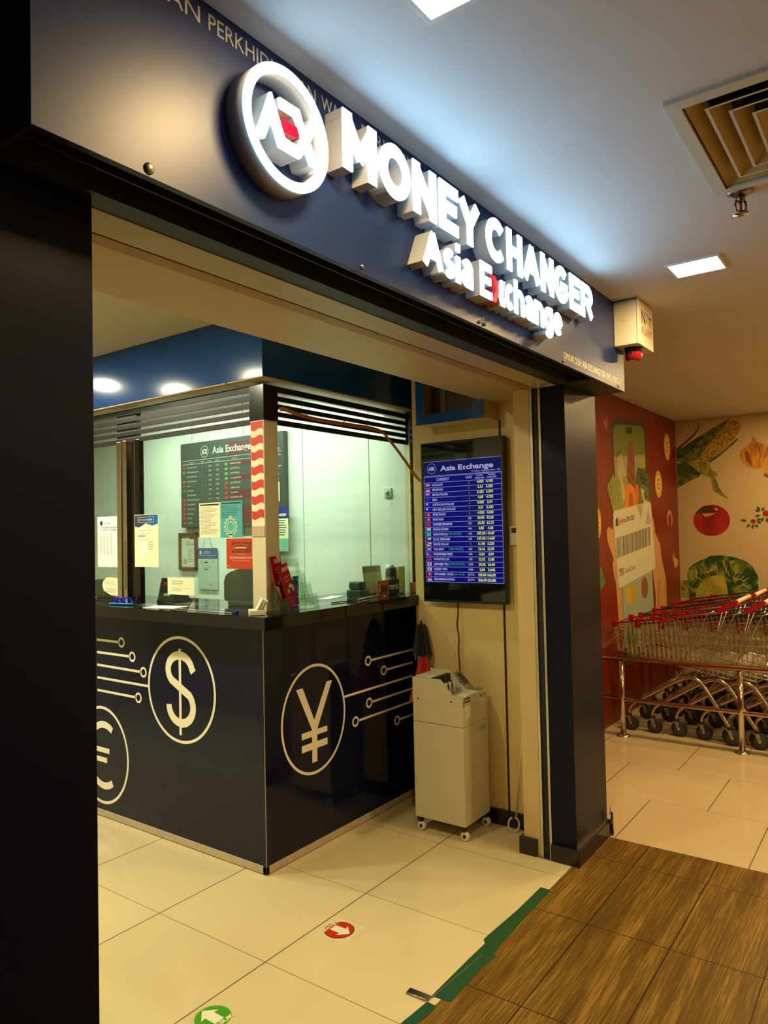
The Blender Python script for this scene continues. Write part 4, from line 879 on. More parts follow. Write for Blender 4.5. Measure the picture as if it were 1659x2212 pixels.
BU = ['4.053', '3.16', '5.425', '4.68', '2.855', '2.31', '4.925', '50.90', '60.78', '4.05', '107.30', '107.50', '3.158', '12.16', '6.24', '12.32', '25.82', '2.90', '155.00', '226.00']
SE = ['4.103', '3.225', '5.535', '4.735', '2.94', '2.422', '5.043', '52.50', '61.73', '4.40', '110.87', '114.08', '3.233', '12.39', '6.94', '12.85', '26.68', '3.048', '166.00', '234.80']
m1, m2, m3, m4 = MB(), MB(), MB(), MB()
for k in range(20):
    z = r0-(k+1)*rp+.009
    text(m1, QV, NM[k], .050, z, .0115, sw, bold=.03, n0=.0007, w=len(NM[k])*.0076); text(m2, QV, UN[k], .281, z+.001, .0105, sw, bold=.02, n0=.0007, align='CENTER')
    text(m3, QV, BU[k], .348, z+.003-.0002*k, .0125, sy, bold=.05, n0=.0007, align='CENTER'); text(m3, QV, SE[k], .402, z+.003-.0002*k, .0125, sy, bold=.05, n0=.0007, align='CENTER')
    nt_ = {10: ('(100 NOTES)', .142, .085), 13: ('(1000 NOTES)', .148, .090), 16: ('(10,000 NOTES)', .142, .100), 18: ('(100K NOTES)', .172, .068)}.get(k)
    if nt_: text(m4, QV, nt_[0], nt_[1], z+.001, .012 if k != 18 else .009, sg, w=nt_[2], n0=.0007)
m1.build('currency_names', scr); m2.build('unit_column', scr); m3.build('rate_figures', scr); m4.build('green_notes', scr)
em = {'r': sr, 'w': sw, 'b': sbl, 'g': emis('screen_flag_green', (.03, .5, .3), .7), 'k': sk, 'y': sy, 'n': sbg}
FLG = ['rwrwn', 'rw', 'wrbx', 'b', 'bx', 'bx', 'r+', 'r+', 'r', 'wwg', 'g', 'wwk', 'ywy', 'rwbwr', 'br', 'rx', 'wo', 'wo', 'r+', 'rw']
for k, f in enumerate(FLG):
    t_ = MB(); z1 = r0-k*rp-.004; z0 = z1-.0175; u0, u1 = .008, .036; st = [c for c in f if c in em]; h = (z1-z0)/len(st)
    for j, c in enumerate(st): t_.rect(QV, u0, u1, z1-(j+1)*h, z1-j*h, em[c], .0007)
    if 'x' in f: t_.rect(QV, u0, u0+.012, z1-.009, z1, sw if f != 'rx' else sbl, .0009)
    if '+' in f: t_.disc(QV, .022, (z0+z1)/2, .0045, sw, .0009, n=8)
    if 'o' in f: t_.disc(QV, .022, (z0+z1)/2, .0048, sk, .0009, n=12)
    if k == 2: t_.stroke(QV, [(u0, z0), (u1, z1)], .0025, sr, .001); t_.stroke(QV, [(u0, z1), (u1, z0)], .0025, sr, .001)
    if k == 11: t_.rect(QV, u0, u0+.008, z0, z1, sr, .001)
    if k == 14: t_.poly(QV, [(u0, z0), (u0+.012, (z0+z1)/2), (u0, z1)], sw, .001)
    if k == 12: t_.stroke(QV, [(u0, z1-.002), (u1, z0+.004)], .005, sk, .001)
    t_.build('flag_icon', scr)
mb = MB(); mb.tube([(3.445, 2.012, 1.15), (3.445, 2.014, 1.08), (3.445, 2.024, 1.02), (3.445, 2.010, .95), (3.445, 2.018, .89), (3.444, 2.010, .80), (3.444, 2.012, .60), (3.444, 2.016, .30)], .0035, ink, 6, 2); mb.build('power_cord', tv)
mb = MB(); mb.tube([(3.448, 1.992, 1.15), (3.448, 1.990, .95), (3.448, 1.996, .85), (3.448, 1.990, .75), (3.448, 1.990, .3)], .002, MATS['cream_laminate'], 5, 1); mb.build('cream_cord', tv)
# controller on the wall
wc = empty('wall_controller', (3.45, 1.655, 1.5), 'small white wall controller with black display right of the television', 'controller')
mb = MB(); mb.box(3.432, 3.45, 1.600, 1.688, 1.452, 1.550, offw_l, .003); mb.build('casing', wc)
mb = MB(); mb.box(3.4305, 3.433, 1.612, 1.676, 1.515, 1.542, plas_k); mb.build('display', wc)
mb = MB(); mb.box(3.4312, 3.433, 1.604, 1.684, 1.4535, 1.510, offw, .0008); mb.build('flap', wc)
# blue framed display niche above the television
dn = empty('display_niche', (3.40, 1.95, 2.11), 'blue framed display niche box above the television', 'cabinet')
mb = MB(); mb.box(3.295, 3.449, 1.745, 2.156, 2.108, 2.116, cream_m); mb.box(3.295, 3.449, 1.745, 1.753, 2.116, 2.5, cream_m); mb.box(3.295, 3.449, 2.148, 2.156, 2.116, 2.5, cream_m); mb.box(3.44, 3.449, 1.753, 2.148, 2.116, 2.5, mat('niche_inside', (.16, .11, .04), .6)); mb.build('box', dn)
mb = MB(); mb.box(3.288, 3.2945, 1.745, 2.156, 2.106, 2.158, blue_m, .0006); mb.box(3.288, 3.2945, 1.745, 1.803, 2.158, 2.5, blue_m, .0006); mb.box(3.288, 3.2945, 2.102, 2.156, 2.158, 2.5, blue_m, .0006); mb.build('front_frame', dn)
mb = MB(); mb.box(3.37, 3.43, 1.81, 2.02, 2.116, 2.36, mat('niche_item', (.02, .012, .01), .4), .01); mb.build('dark_display', dn)
mb = MB(); mb.box(3.362, 3.366, 1.808, 1.848, 2.168, 2.195, MATS['flag_red']); mb.build('price_tag', dn)

# ================================================================== BANKNOTE COUNTING MACHINE
bc = empty('banknote_counter', (3.27, 1.975, 0), 'beige free-standing banknote counting machine on castors below the television', 'machine')
X0, X1, Y0, Y1 = 3.142, 3.402, 1.823, 2.118
cm = mat('machine_beige', (.56, .52, .36), .38, noise=.03, nscale=6)
mb = MB(); mb.box(X0, X1, Y0, Y1, .072, .557, cm, .004); mb.build('cabinet', bc)
mb = MB(); mb.box(X0, X1, Y0, Y1, .5585, .652, cm, .004); mb.build('middle_section', bc)
def extr(mb, prof, x0, x1, m):   # profile in (y,z) extruded in x
    mb.poly(PXY(x0), prof, m, 0, -(x1-x0))
    bmesh.ops.recalc_face_normals(mb.bm, faces=mb.bm.faces[:])
prof = [(Y0, .6535), (Y1, .6535), (Y1, .785), (1.945, .785), (1.878, .712), (Y0, .708)]
mb = MB(); extr(mb, prof, X0, X0+.024, cm); mb.build('left_cheek', bc)
prof2 = [(Y0, .6535), (Y1, .6535), (Y1, .80), (2.00, .80), (1.905, .712), (Y0, .708)]
mb = MB(); extr(mb, prof2, X1-.085, X1, cm); mb.build('right_cheek', bc)
mb = MB(); mb.box(X0+.0245, X1-.0855, 2.015, Y1-.001, .6535, .786, cm, .002); mb.build('hopper_back', bc)
mb = MB(); mb.box(X0+.0245, X1-.0855, Y0+.0005, 2.0145, .6535, .690, cm); mb.box(X0+.0245, X1-.0855, Y0+.0005, 1.868, .690, .7085, cm, .001); mb.build('tray', bc)
mb = MB(); mb.box(X0+.0245, X1-.0855, 1.995, 2.0145, .690, .784, plas_k); 
for x in (3.185, 3.225, 3.265): mb.rod((x-.008, 1.97, .735), (x+.008, 1.97, .735), .025, rubber, 16); mb.box(x-.004, x+.004, 1.935, 1.95, .70, .76, offw_l, .001)
mb.build('feed_rollers', bc)
PD = plane((X1-.078, 1.908, .715), (1, 0, 0), Vector((0, .095, .088)).normalized())
mb = MB(); mb.rect(PD, 0, .066, .012, .10, mat('panel_grey', (.16, .15, .11), .35), .0015, .001); mb.rect(PD, .018, .060, .025, .088, mat('lcd_dark', (.03, .02, .008), .15), .003, .0008); mb.build('display', bc)
mb = MB(); mb.box(X1-.080, X1-.012, 1.838, 1.872, .7085, .7105, mat('key_olive', (.14, .14, .06), .4)); mb.build('keypad', bc)
PM = PF(Y0-.0003); blk = mat('brown_ink', (.05, .035, .02), .6)
mb = MB(); text(mb, PM, 'CO 100 A', 3.318, .680, .013, blk, w=.070, bold=.02); mb.build('model_number', bc)
mb = MB(); mb.rect(PM, 3.160, 3.218, .676, .700, mat('maroon_label', (.07, .015, .02), .4), .0004); text(mb, PM, 'PERSONA', 3.180, .685, .007, paper, w=.032, bold=.02, n0=.001); mb.disc(PM, 3.172, .688, .005, paper, .001, n=12); mb.build('maker_label', bc)
mb = MB(); mb.rect(PM, 3.164, 3.218, .628, .660, paper_c, .0005); mb.rect(PM, 3.166, 3.216, .600, .624, paper_c, .0005); lines(mb, PM, 3.17, 3.212, .652, .006, 3, gold, .001, .0015); lines(mb, PM, 3.17, 3.212, .617, .006, 2, gold, .001, .0015); mb.build('yellow_sticker', bc)
mb = MB(); mb.rect(PM, 3.30, 3.385, .505, .540, mat('scuffed_sticker', (.44, .40, .22), .5), .0004); text(mb, PM, 'Service', 3.33, .518, .012, MATS['panel_grey'], w=.045, n0=.0008); mb.build('scuffed_sticker', bc)
mb = MB()
for y, z in ((2.085, .675), (1.888, .680)): mb.lathe([(.005, 0), (.005, -.0008)], blk, (X0, y, z), 10, 'X')
mb.build('screw_hole', bc)
for (x, y) in ((X0+.02, Y0+.02), (X0+.02, Y1-.02), (X1-.02, Y0+.02), (X1-.02, Y1-.02)):
    mb = MB(); mb.box(x-.012, x+.014, y-.012, y+.012, .045, .072, plas_k, .002); cs = mb.build('castor', bc)
    mb = MB()
    for dx in (-.009, .003): mb.lathe([(.008, dx), (.020, dx), (.0225, dx+.0015), (.0225, dx+.0065), (.020, dx+.008), (.008, dx+.008)], offw_l, (x, y-.006, .0235), 22, 'X')
    mb.lathe([(.009, -.011), (.009, .013)], plas_k, (x, y-.006, .0235), 14, 'X'); mb.build('wheel', cs)
# folded umbrellas in the corner
def umbrella(path, r0_, r1_, m, name, label, tipm):
    t = empty('folded_umbrella', path[-1], label, 'umbrella')
    a, b = Vector(path[0]), Vector(path[1]); d = (b-a); q = d.to_track_quat('Z', 'Y').to_matrix(); mb = MB(); n = 28; rings = []
    for i in range(9):
        s_ = i/8; rr = (r0_+(r1_-r0_)*(s_**.7))
        rings.append([mb.bm.verts.new(a+d*s_+q @ Vector((math.cos(2*PI*k/n), math.sin(2*PI*k/n), 0))*rr*(1+.14*(1 if k % 2 else -1))) for k in range(n)])
    mb._tag([mb.bm.faces.new((rings[i][k], rings[i][(k+1) % n], rings[i+1][(k+1) % n], rings[i+1][k])) for i in range(8) for k in range(n)], m, False)
    mb._tag([mb.bm.faces.new(rings[0][::-1]), mb.bm.faces.new(rings[-1])], m); mb.build('canopy', t)
    mb = MB(); e = d.normalized(); mb.rod(b, b+e*.05, .005, tipm, 8); mb.rod(a-e*.02, a, .008, plas_k, 10)
    for k in range(6):
        c = q @ Vector((math.cos(k*PI/3), math.sin(k*PI/3), 0)); mb.rod(b+c*r1_*.8-e*.04, b+c*r1_*.8+e*.025, .003, tipm, 6)
    mb.build('shaft', t); return t
umbrella([(3.415, 2.235, 1.015), (3.405, 2.225, .845)], .020, .048, mat('umbrella_black', (.012, .013, .012), .7), 'u', 'black folded umbrella standing in the corner between counter and television wall', MATS['steel'])
umbrella([(3.39, 2.20, .845), (3.36, 2.205, .60)], .012, .062, mat('umbrella_red', (.42, .012, .015), .6), 'u', 'red folded umbrella in the corner behind the beige counting machine', plas_k)
# shutter pole with hook
sp_ = empty('shutter_pole', (3.30, 1.60, 0), 'thin white metal shutter pole with loop end leaning on the cream wall', 'pole')
cp = mat('pole_coat', (.60, .55, .46), .35)
mb = MB(); mb.rod((3.395, 1.673, .075), (3.262, 1.546, .66), .0045, cp, 10); mb.build('rod', sp_)
mb = MB(); c0 = Vector((3.385, 1.682, .040)); e1 = Vector((.55, -.80, 0)).normalized()*.028; mb.tube([c0+e1*math.sin(a_)*(1.0)+Vector((0, 0, -.036*math.cos(a_))) for a_ in [math.radians(-165+j*22) for j in range(16)]], .005, cp, 8, 1); mb.build('loop', sp_)
# ================================================================== FLOOR MARKS
def sticker(c, r, colm, rim, label, word, flip):
    t = empty('floor_sticker', (c[0], c[1], 0), label, 'sticker'); s_ = -1 if flip else 1
    P = lambda a, b, n=0.0: Vector((c[0]+s_*a, c[1]+s_*b, n+.0004))
    mb = MB(); mb.disc(P, 0, 0, r, rim, 0, .0008, n=48); mb.disc(P, 0, 0, r*.945, colm, .0010, n=48); mb.build('disc', t)
    mb = MB(); arrow = [(-.0185, -.032), (.0185, -.032), (.0185, .016), (.037, .012), (0, .052), (-.037, .012), (-.0185, .016)]
    mb.poly(P, arrow, mat('sticker_white', (.74, .74, .56), .45), .0014); mb.build('arrow', t)
    mb = MB(); text(mb, P, word, -.046, -.050 if not flip else -.052, .0145, MATS['sticker_white'], w=.092, bold=.04, n0=.0014); mb.build('wording', t)
    return t
st1 = sticker((2.190, 1.842), .0585, mat('sticker_red', (.50, .028, .008), .3), mat('sticker_maroon', (.20, .01, .01), .4), 'round red KELUAR floor sticker with white arrow on a square clear backing', 'KELUAR', True)
mb = MB(); mb.poly(PZ, [(2.260, 1.919), (2.262, 1.765), (2.114, 1.768), (2.117, 1.903)][::-1], mat('clear_backing', (.66, .60, .36), .3, noise=.1, nscale=60), .0001, .0002); mb.build('square_backing', st1)
sticker((1.571, 1.853), .0585, mat('sticker_green', (.06, .30, .008), .3), mat('sticker_lime', (.12, .42, .02), .35), 'round green MASUK floor sticker with white arrow at the shop entrance', 'MASUK', False)
tp = mat('tape_green', (.008, .065, .022), .35, noise=.15, nscale=20)
mb = MB(); mb.poly(PZ, [(2.929, 1.337), (2.93, 1.292), (2.66, 1.287), (2.388, 1.281), (2.370, 1.262), (2.270, 1.272), (2.173, 1.268), (2.061, 1.266), (2.055, 1.29), (2.050, 1.334), (2.30, 1.335), (2.418, 1.333), (2.442, 1.350), (2.486, 1.349), (2.70, 1.338)][::-1], tp, .0003, .0008); o = mb.build('floor_tape'); tag(o, 'long green tape strip along the edge of the cream floor', 'tape')
mb = MB(); mb.poly(PZ, [(2.016, 1.330), (2.016, 1.294), (1.98, 1.290), (1.905, 1.300), (1.60, 1.296), (1.60, 1.340), (1.881, 1.342)][::-1], tp, .0003, .0008); o = mb.build('floor_tape'); tag(o, 'shorter green tape strip past the bent metal floor clip', 'tape')
mb = MB(); mb.poly(PZ, [(2.043, 1.325), (2.350, 1.305), (2.352, 1.309), (2.045, 1.331)], steel_d, .0014, .0006); mb.poly(PZ, [(2.014, 1.412), (2.044, 1.414), (2.048, 1.330), (2.016, 1.326)], steel, .0006, .003); mb.rod((2.015, 1.41, .004), (2.017, 1.335, .004), .003, steel_d, 8); o = mb.build('floor_clip'); tag(o, 'small bent metal floor clip sticking out over the cream tile', 'clip')
# ================================================================== MURALS
_PR = PF(1.9395)
def PR(a, b, c=0.0): return _PR(a, b, c*.4)
def mm_(name, col, **k): return mat('mural_'+name, col, .42, noise=k.get('n', .12), nscale=k.get('s', 9))
def paint(name, c1, c2, scale, pos=.5, soft=.08, stretch=(1, 1, 1), kind='noise', c3=None):
    m = bpy.data.materials.new('mural_'+name); m.use_nodes = True; nt = m.node_tree; b = nt.nodes['Principled BSDF']; b.inputs['Roughness'].default_value = .45
    tc = nt.nodes.new('ShaderNodeTexCoord'); mp = nt.nodes.new('ShaderNodeMapping'); mp.inputs['Scale'].default_value = stretch; nt.links.new(tc.outputs['Object'], mp.inputs[0])
    if kind == 'noise': n = nt.nodes.new('ShaderNodeTexNoise'); n.inputs['Detail'].default_value = 4; n.inputs['Distortion'].default_value = 1.2; out = n.outputs['Fac']
    else: n = nt.nodes.new('ShaderNodeTexVoronoi'); out = n.outputs['Distance']
    n.inputs['Scale'].default_value = scale; nt.links.new(mp.outputs[0], n.inputs['Vector'])
    cr = nt.nodes.new('ShaderNodeValToRGB'); nt.links.new(out, cr.inputs[0]); e = cr.color_ramp.elements
    e[0].position = pos-soft; e[0].color = (*c1, 1); e[1].position = pos+soft; e[1].color = (*c2, 1)
    if c3: q = e.new(min(.99, pos+soft+.12)); q.color = (*c3, 1)
    nt.links.new(cr.outputs[0], b.inputs['Base Color']); MATS['mural_'+name] = m; return m
gm = empty('mural_print', (6.2, 1.94, 1.6), 'large printed phone, shopping card and groceries on the dark red wall', 'mural')
mb = MB(); mb.poly(PR, [(5.955, .40), (5.972, 1.054), (5.845, 2.00), (5.835, 2.33), (5.88, 2.41), (5.96, 2.43), (6.60, 2.478), (6.70, 2.468), (6.76, 2.42), (6.785, 2.30), (6.79, 2.0), (6.88, .776), (6.88, .40)][::-1], mm_('phone_body', (.035, .035, .018)), .0004, .001)
mb.poly(PR, [(5.895, 1.5), (5.88, 1.994), (5.873, 2.305), (5.92, 2.366), (5.974, 2.381), (6.618, 2.440), (6.696, 2.425), (6.731, 2.381), (6.747, 2.073), (6.77, 1.5)][::-1], mm_('phone_green', (.14, .17, .025), n=.04), .0018)
mb.poly(PR, [(5.87, 2.106), (6.727, 2.187), (6.750, 2.00), (6.76, 1.5), (5.90, 1.5), (5.885, 2.0)], mm_('phone_pale', (.28, .27, .14)), .0022)
mb.poly(PR, [(6.208, 2.384), (6.377, 2.401), (6.371, 2.346), (6.21, 2.331)], MATS['mural_phone_body'], .0026)
mb.poly(PR, [(5.985, .55), (5.99, 1.10), (6.84, 1.16), (6.86, .776), (6.87, .45)][::-1], mm_('phone_mint', (.30, .36, .24)), .0018); mb.build('printed_phone', gm)
_z = [0]
def part(name, layers, P=PR, z=None):
    if z is None: _z[0] += 1; z = .0026+.0003*_z[0]
    mb = MB()
    for i, (pts, m) in enumerate(layers): mb.poly(P, pts, m, z+.00012*i)
    return mb.build(name, gm)
part('printed_sausage', [([(6.19, 1.80), (6.19, 1.976), (6.25, 2.224), (6.300, 2.262), (6.342, 2.269), (6.405, 2.237), (6.42, 2.033), (6.44, 1.80)][::-1], paint('sausage', (.12, .03, .008), (.26, .08, .02), 5, .5, .1, (1, 1, 3)))])
part('printed_bottle', [([(5.939, 2.142), (6.057, 2.182), (6.074, 2.147), (6.107, 2.061), (6.17, 1.984), (6.197, 1.90), (6.12, 1.78), (5.99, 1.80), (5.96, 2.008), (5.955, 2.099)], mm_('milk', (.42, .36, .20))), ([(5.935, 2.148), (6.06, 2.186), (6.072, 2.150), (5.95, 2.105)], mm_('cap', (.10, .11, .08)))])
part('printed_kale', [([(6.418, 1.923), (6.465, 2.009), (6.501, 2.062), (6.56, 2.058), (6.611, 2.079), (6.68, 2.06), (6.755, 2.073), (6.816, 2.028), (6.842, 1.961), (6.86, 1.903), (6.84, 1.70), (6.42, 1.70), (6.40, 1.83)], paint('kale', (.015, .035, .010), (.07, .13, .03), 16, .5, .08)), ([(6.547, 2.055), (6.57, 2.128), (6.636, 2.161), (6.712, 2.123), (6.714, 2.065)][::-1], mm_('leaf_yellow', (.33, .32, .04)))])
part('printed_avocado', [([(6.452, 1.70), (6.528, 1.871), (6.57, 1.905), (6.625, 1.915), (6.69, 1.91), (6.736, 1.893), (6.796, 1.838), (6.80, 1.70)][::-1], mm_('avo_skin', (.10, .15, .06))), ([(6.575, 1.878), (6.668, 1.862), (6.73, 1.82), (6.768, 1.75), (6.72, 1.72), (6.66, 1.75), (6.60, 1.81)], mm_('avo_flesh', (.50, .48, .10))), ([(6.65, 1.842), (6.716, 1.854), (6.752, 1.812), (6.738, 1.768), (6.677, 1.785)], mm_('avo_pit', (.14, .06, .015)))])
part('printed_shrimp', [([(6.40, 1.70), (6.395, 1.88), (6.455, 1.913), (6.514, 1.894), (6.50, 1.80), (6.46, 1.70)][::-1], mm_('shrimp', (.55, .12, .02), n=.3))])
part('printed_pear', [([(6.07, 1.956), (6.154, 1.967), (6.228, 1.928), (6.218, 1.885), (6.131, 1.85), (6.092, 1.904)][::-1], mm_('pear', (.28, .25, .05)))])
part('printed_mushroom', [([(5.971, 1.908), (6.026, 1.923), (6.078, 1.899), (6.122, 1.848), (6.124, 1.77), (6.04, 1.76), (6.006, 1.857)][::-1], mm_('mushroom', (.48, .36, .17), n=.3))])
part('printed_coin', [([(6.08, 1.60), (6.14, 1.871), (6.18, 1.897), (6.247, 1.906), (6.31, 1.90), (6.362, 1.879), (6.415, 1.80), (6.43, 1.60)][::-1], mm_('coin_orange', (.60, .20, .015), n=.1)), ([(6.22, 1.64), (6.225, 1.79), (6.26, 1.825), (6.31, 1.83), (6.335, 1.80), (6.335, 1.64)][::-1], mm_('coin_dark', (.36, .09, .01)))])
mb = MB(); rnd = random.Random(3); ag = [mm_('asparagus', (.14, .20, .03), n=.3), mm_('asparagus_light', (.30, .34, .09), n=.3)]
for k in range(12):
    b0 = 5.86+.024*k; t0 = 5.69+.030*k; zt = 1.88+.10*min(1, k/5)-.10*max(0, k-6)/6+.02*rnd.random()
    mb.poly(PR, [(b0-.012, 1.60), (b0+.016, 1.60), (t0+.018, zt-.05), (t0, zt), (t0-.016, zt-.05)], ag[k % 2], .0060+.0001*k)
mb.build('printed_asparagus', gm)
cc = mm_('coin_gold', (.62, .32, .035), n=.06); ci = mm_('coin_inner', (.72, .48, .15), n=.05)
for cx, cz, rx, rz in ((7.49, 2.322, .112, .134), (7.145, 1.938, .118, .130), (5.455, 1.57, .075, .12)):
    mb = MB(); mb.disc(PR, cx, cz, rx, cc, .0010, n=32, ey=rz/rx); mb.disc(PR, cx-.006, cz, rx*.66, ci, .0015, n=32, ey=rz/rx); mb.ring(PR, cx, cz, rx*.28, rx*.42, mm_('coin_brown', (.30, .11, .02)), .002, a0=.9, a1=5.6, ey=rz/rx); mb.rect(PR, cx+rx*.02, cx+rx*.40, cz-rz*.08, cz+rz*.06, MATS['mural_coin_brown'], .0024); mb.build('printed_coin', gm)
skin = mm_('skin', (.52, .26, .10), n=.10, s=5); skin2 = mm_('skin_shade', (.40, .17, .06), n=.1)
HL = [([(5.80, 1.60), (5.78, 1.515), (5.72, 1.538), (5.670, 1.535), (5.643, 1.508), (5.648, 1.440), (5.70, 1.37), (5.785, 1.287), (5.756, 1.246), (5.775, 1.16), (5.819, 1.099), (5.845, .95), (5.858, .824), (5.862, .70), (5.98, .70), (5.972, 1.054), (6.0, 1.4)][::-1], skin), ([(6.90, 1.622), (6.935, 1.60), (6.975, 1.474), (7.06, 1.41), (7.122, 1.372), (7.159, 1.231), (7.284, 1.042), (7.295, .787), (7.30, .60), (6.90, .60), (6.92, .9), (6.86, 1.1), (6.86, 1.4)], skin), ([(6.95, .60), (6.99, .95), (7.01, 1.021), (7.10, 1.06), (7.05, .9), (7.06, .60)], skin2)]
part('printed_thumb_hand', HL[:1]); part('printed_wrist', HL[1:])
mb = MB(); card = mm_('card', (.56, .54, .38), n=.02)
mb.poly(PR, [(5.80, 1.64), (5.83, 1.668), (6.82, 1.765), (6.86, 1.74), (6.945, 1.165), (6.92, 1.145), (5.92, 1.040), (5.875, 1.058)][::-1], card, .0095, .001)
gk = mm_('grey_wedge', (.36, .36, .27)); mb.poly(PR, [(6.42, 1.722), (6.62, 1.742), (6.55, 1.60)][::-1], gk, .0112); mb.poly(PR, [(6.66, 1.56), (6.76, 1.70), (6.86, 1.58), (6.80, 1.56)][::-1], gk, .0112); mb.build('printed_card', gm)
mb = MB(); rnd = random.Random(11); bk = mm_('barcode', (.055, .055, .05)); u = 0.0
while u < .97:
    w = .006+.014*rnd.random()
    xa, xb = u, min(.97, u+w); f = lambda t_, top: (5.862+(.978)*t_, (1.446+.093*t_) if top else (1.283+.088*t_-(0 if 1 else 0)))
    mb.poly(PR, [f(xa, 0), f(xb, 0), f(xb, 1), f(xa, 1)], bk, .0112); u = xb+.005+.012*rnd.random()
mb.build('barcode', gm)
def skewP(x0, z0, slope):
    return lambda a, b, c=0.0: PR(x0+a, z0+b+slope*a, c)
mb = MB(); text(mb, skewP(5.94, 1.562, .095), 'jaya', 0, 0, .045, mm_('red_ink', (.42, .03, .03), n=0), w=.17, bold=.02, n0=.0114); text(mb, skewP(6.12, 1.580, .095), 'GROCER', 0, 0, .038, mm_('brown_ink', (.06, .045, .03), n=0), w=.23, bold=.02, n0=.0114)
mb.poly(PR, [(5.85, 1.54), (5.93, 1.55), (5.91, 1.62), (5.86, 1.60)], MATS['mural_brown_ink'], .0114); mb.build('shop_wording', gm)
mb = MB(); text(mb, skewP(5.90, 1.135, .09), '750', 0, 0, .055, MATS['mural_brown_ink'], w=.13, bold=.02, n0=.0114); text(mb, skewP(6.06, 1.150, .09), 'GrabCoins', 0, 0, .040, MATS['mural_brown_ink'], w=.27, n0=.0114); mb.build('coin_wording', gm)
part('printed_lemon', [([(6.10+.055+.075*math.cos(a), .965+.075*math.sin(a)) for a in [k*PI/8 for k in range(16)]], mm_('lemon', (.55, .38, .02))), ([(6.275+.075*math.cos(a), .975+.085*math.sin(a)) for a in [k*PI/8 for k in range(16)]], mm_('lemon_b', (.48, .30, .02)))], z=.0024)
part('printed_kiwi', [([(6.60+.10*math.cos(a), .995+.098*math.sin(a)) for a in [k*PI/8 for k in range(16)]], mm_('kiwi', (.24, .08, .03), n=.3))], z=.0024)
part('printed_bottle', [([(6.05, .40), (6.06, .68), (6.12, .74), (6.30, .74), (6.36, .62), (6.34, .40)][::-1], mm_('bottle_green', (.10, .20, .05), n=.3))], z=.0024)
mb = MB(); mb.ring(PR, 7.50, 1.60, .055, .10, mm_('shrimp_pink', (.50, .18, .10)), .001, a0=-.9, a1=3.9, n=20); mb.build('printed_shrimp', gm)
part('printed_peel', [([(7.582, 1.282), (7.574, 1.214), (7.62, 1.14), (7.662, 1.109), (7.748, 1.142), (7.766, 1.19), (7.694, 1.209), (7.62, 1.23)], mm_('peel', (.58, .32, .04)))], z=.001)
part('printed_leaf', [([(5.40, 1.20), (5.451, 1.22), (5.511, 1.233), (5.541, 1.166), (5.596, 1.114), (5.54, 1.08), (5.472, 1.058), (5.40, 1.05)][::-1], mm_('leaf', (.06, .17, .03), n=.3))], z=.001)
part('printed_chili', [([(5.695, 2.44), (5.76, 2.41), (5.745, 2.346), (5.70, 2.30), (5.66, 2.34), (5.62, 2.40), (5.66, 2.39), (5.70, 2.38)][::-1], mm_('chili', (.42, .05, .03)))], z=.001)
def frill(pts, amp, step=.03, seed=1):
    r = random.Random(seed); out = []
    for a, b in zip(pts, pts[1:]+pts[:1]):
        d = Vector(b)-Vector(a); n = max(1, int(d.length/step)); q = Vector((-d.y, d.x)).normalized()
        for i in range(n): p = Vector(a)+d*(i/n)+q*amp*(r.random()-.5)*2*(0 if i == 0 and n > 1 else 1); out.append((p.x, p.y))
    return out
_PV = PXY(7.8295)
def PV(a, b, c=0.0): return _PV(a, b, c*.4)
def vprint(label, layers, name='wall_print', z=.0005):
    mb = MB()
    for i, (pts, m) in enumerate(layers): mb.poly(PV, pts, m, z+.0006*i)
    o = mb.build(name); return tag(o, label, 'mural')
gr = paint('husk_dark', (.012, .022, .006), (.055, .085, .014), 6, .48, .12, (1, 1.2, 3)); gr2 = paint('husk_mid', (.040, .060, .010), (.16, .17, .025), 6, .5, .12, (1, 2.5, 2.5)); gr3 = paint('husk_light', (.11, .13, .016), (.30, .27, .03), 5, .5, .1, (1, 3, 1)); corn = paint('corn_yellow', (.50, .34, .03), (.24, .13, .015), 42, .42, .22, kind='voronoi')
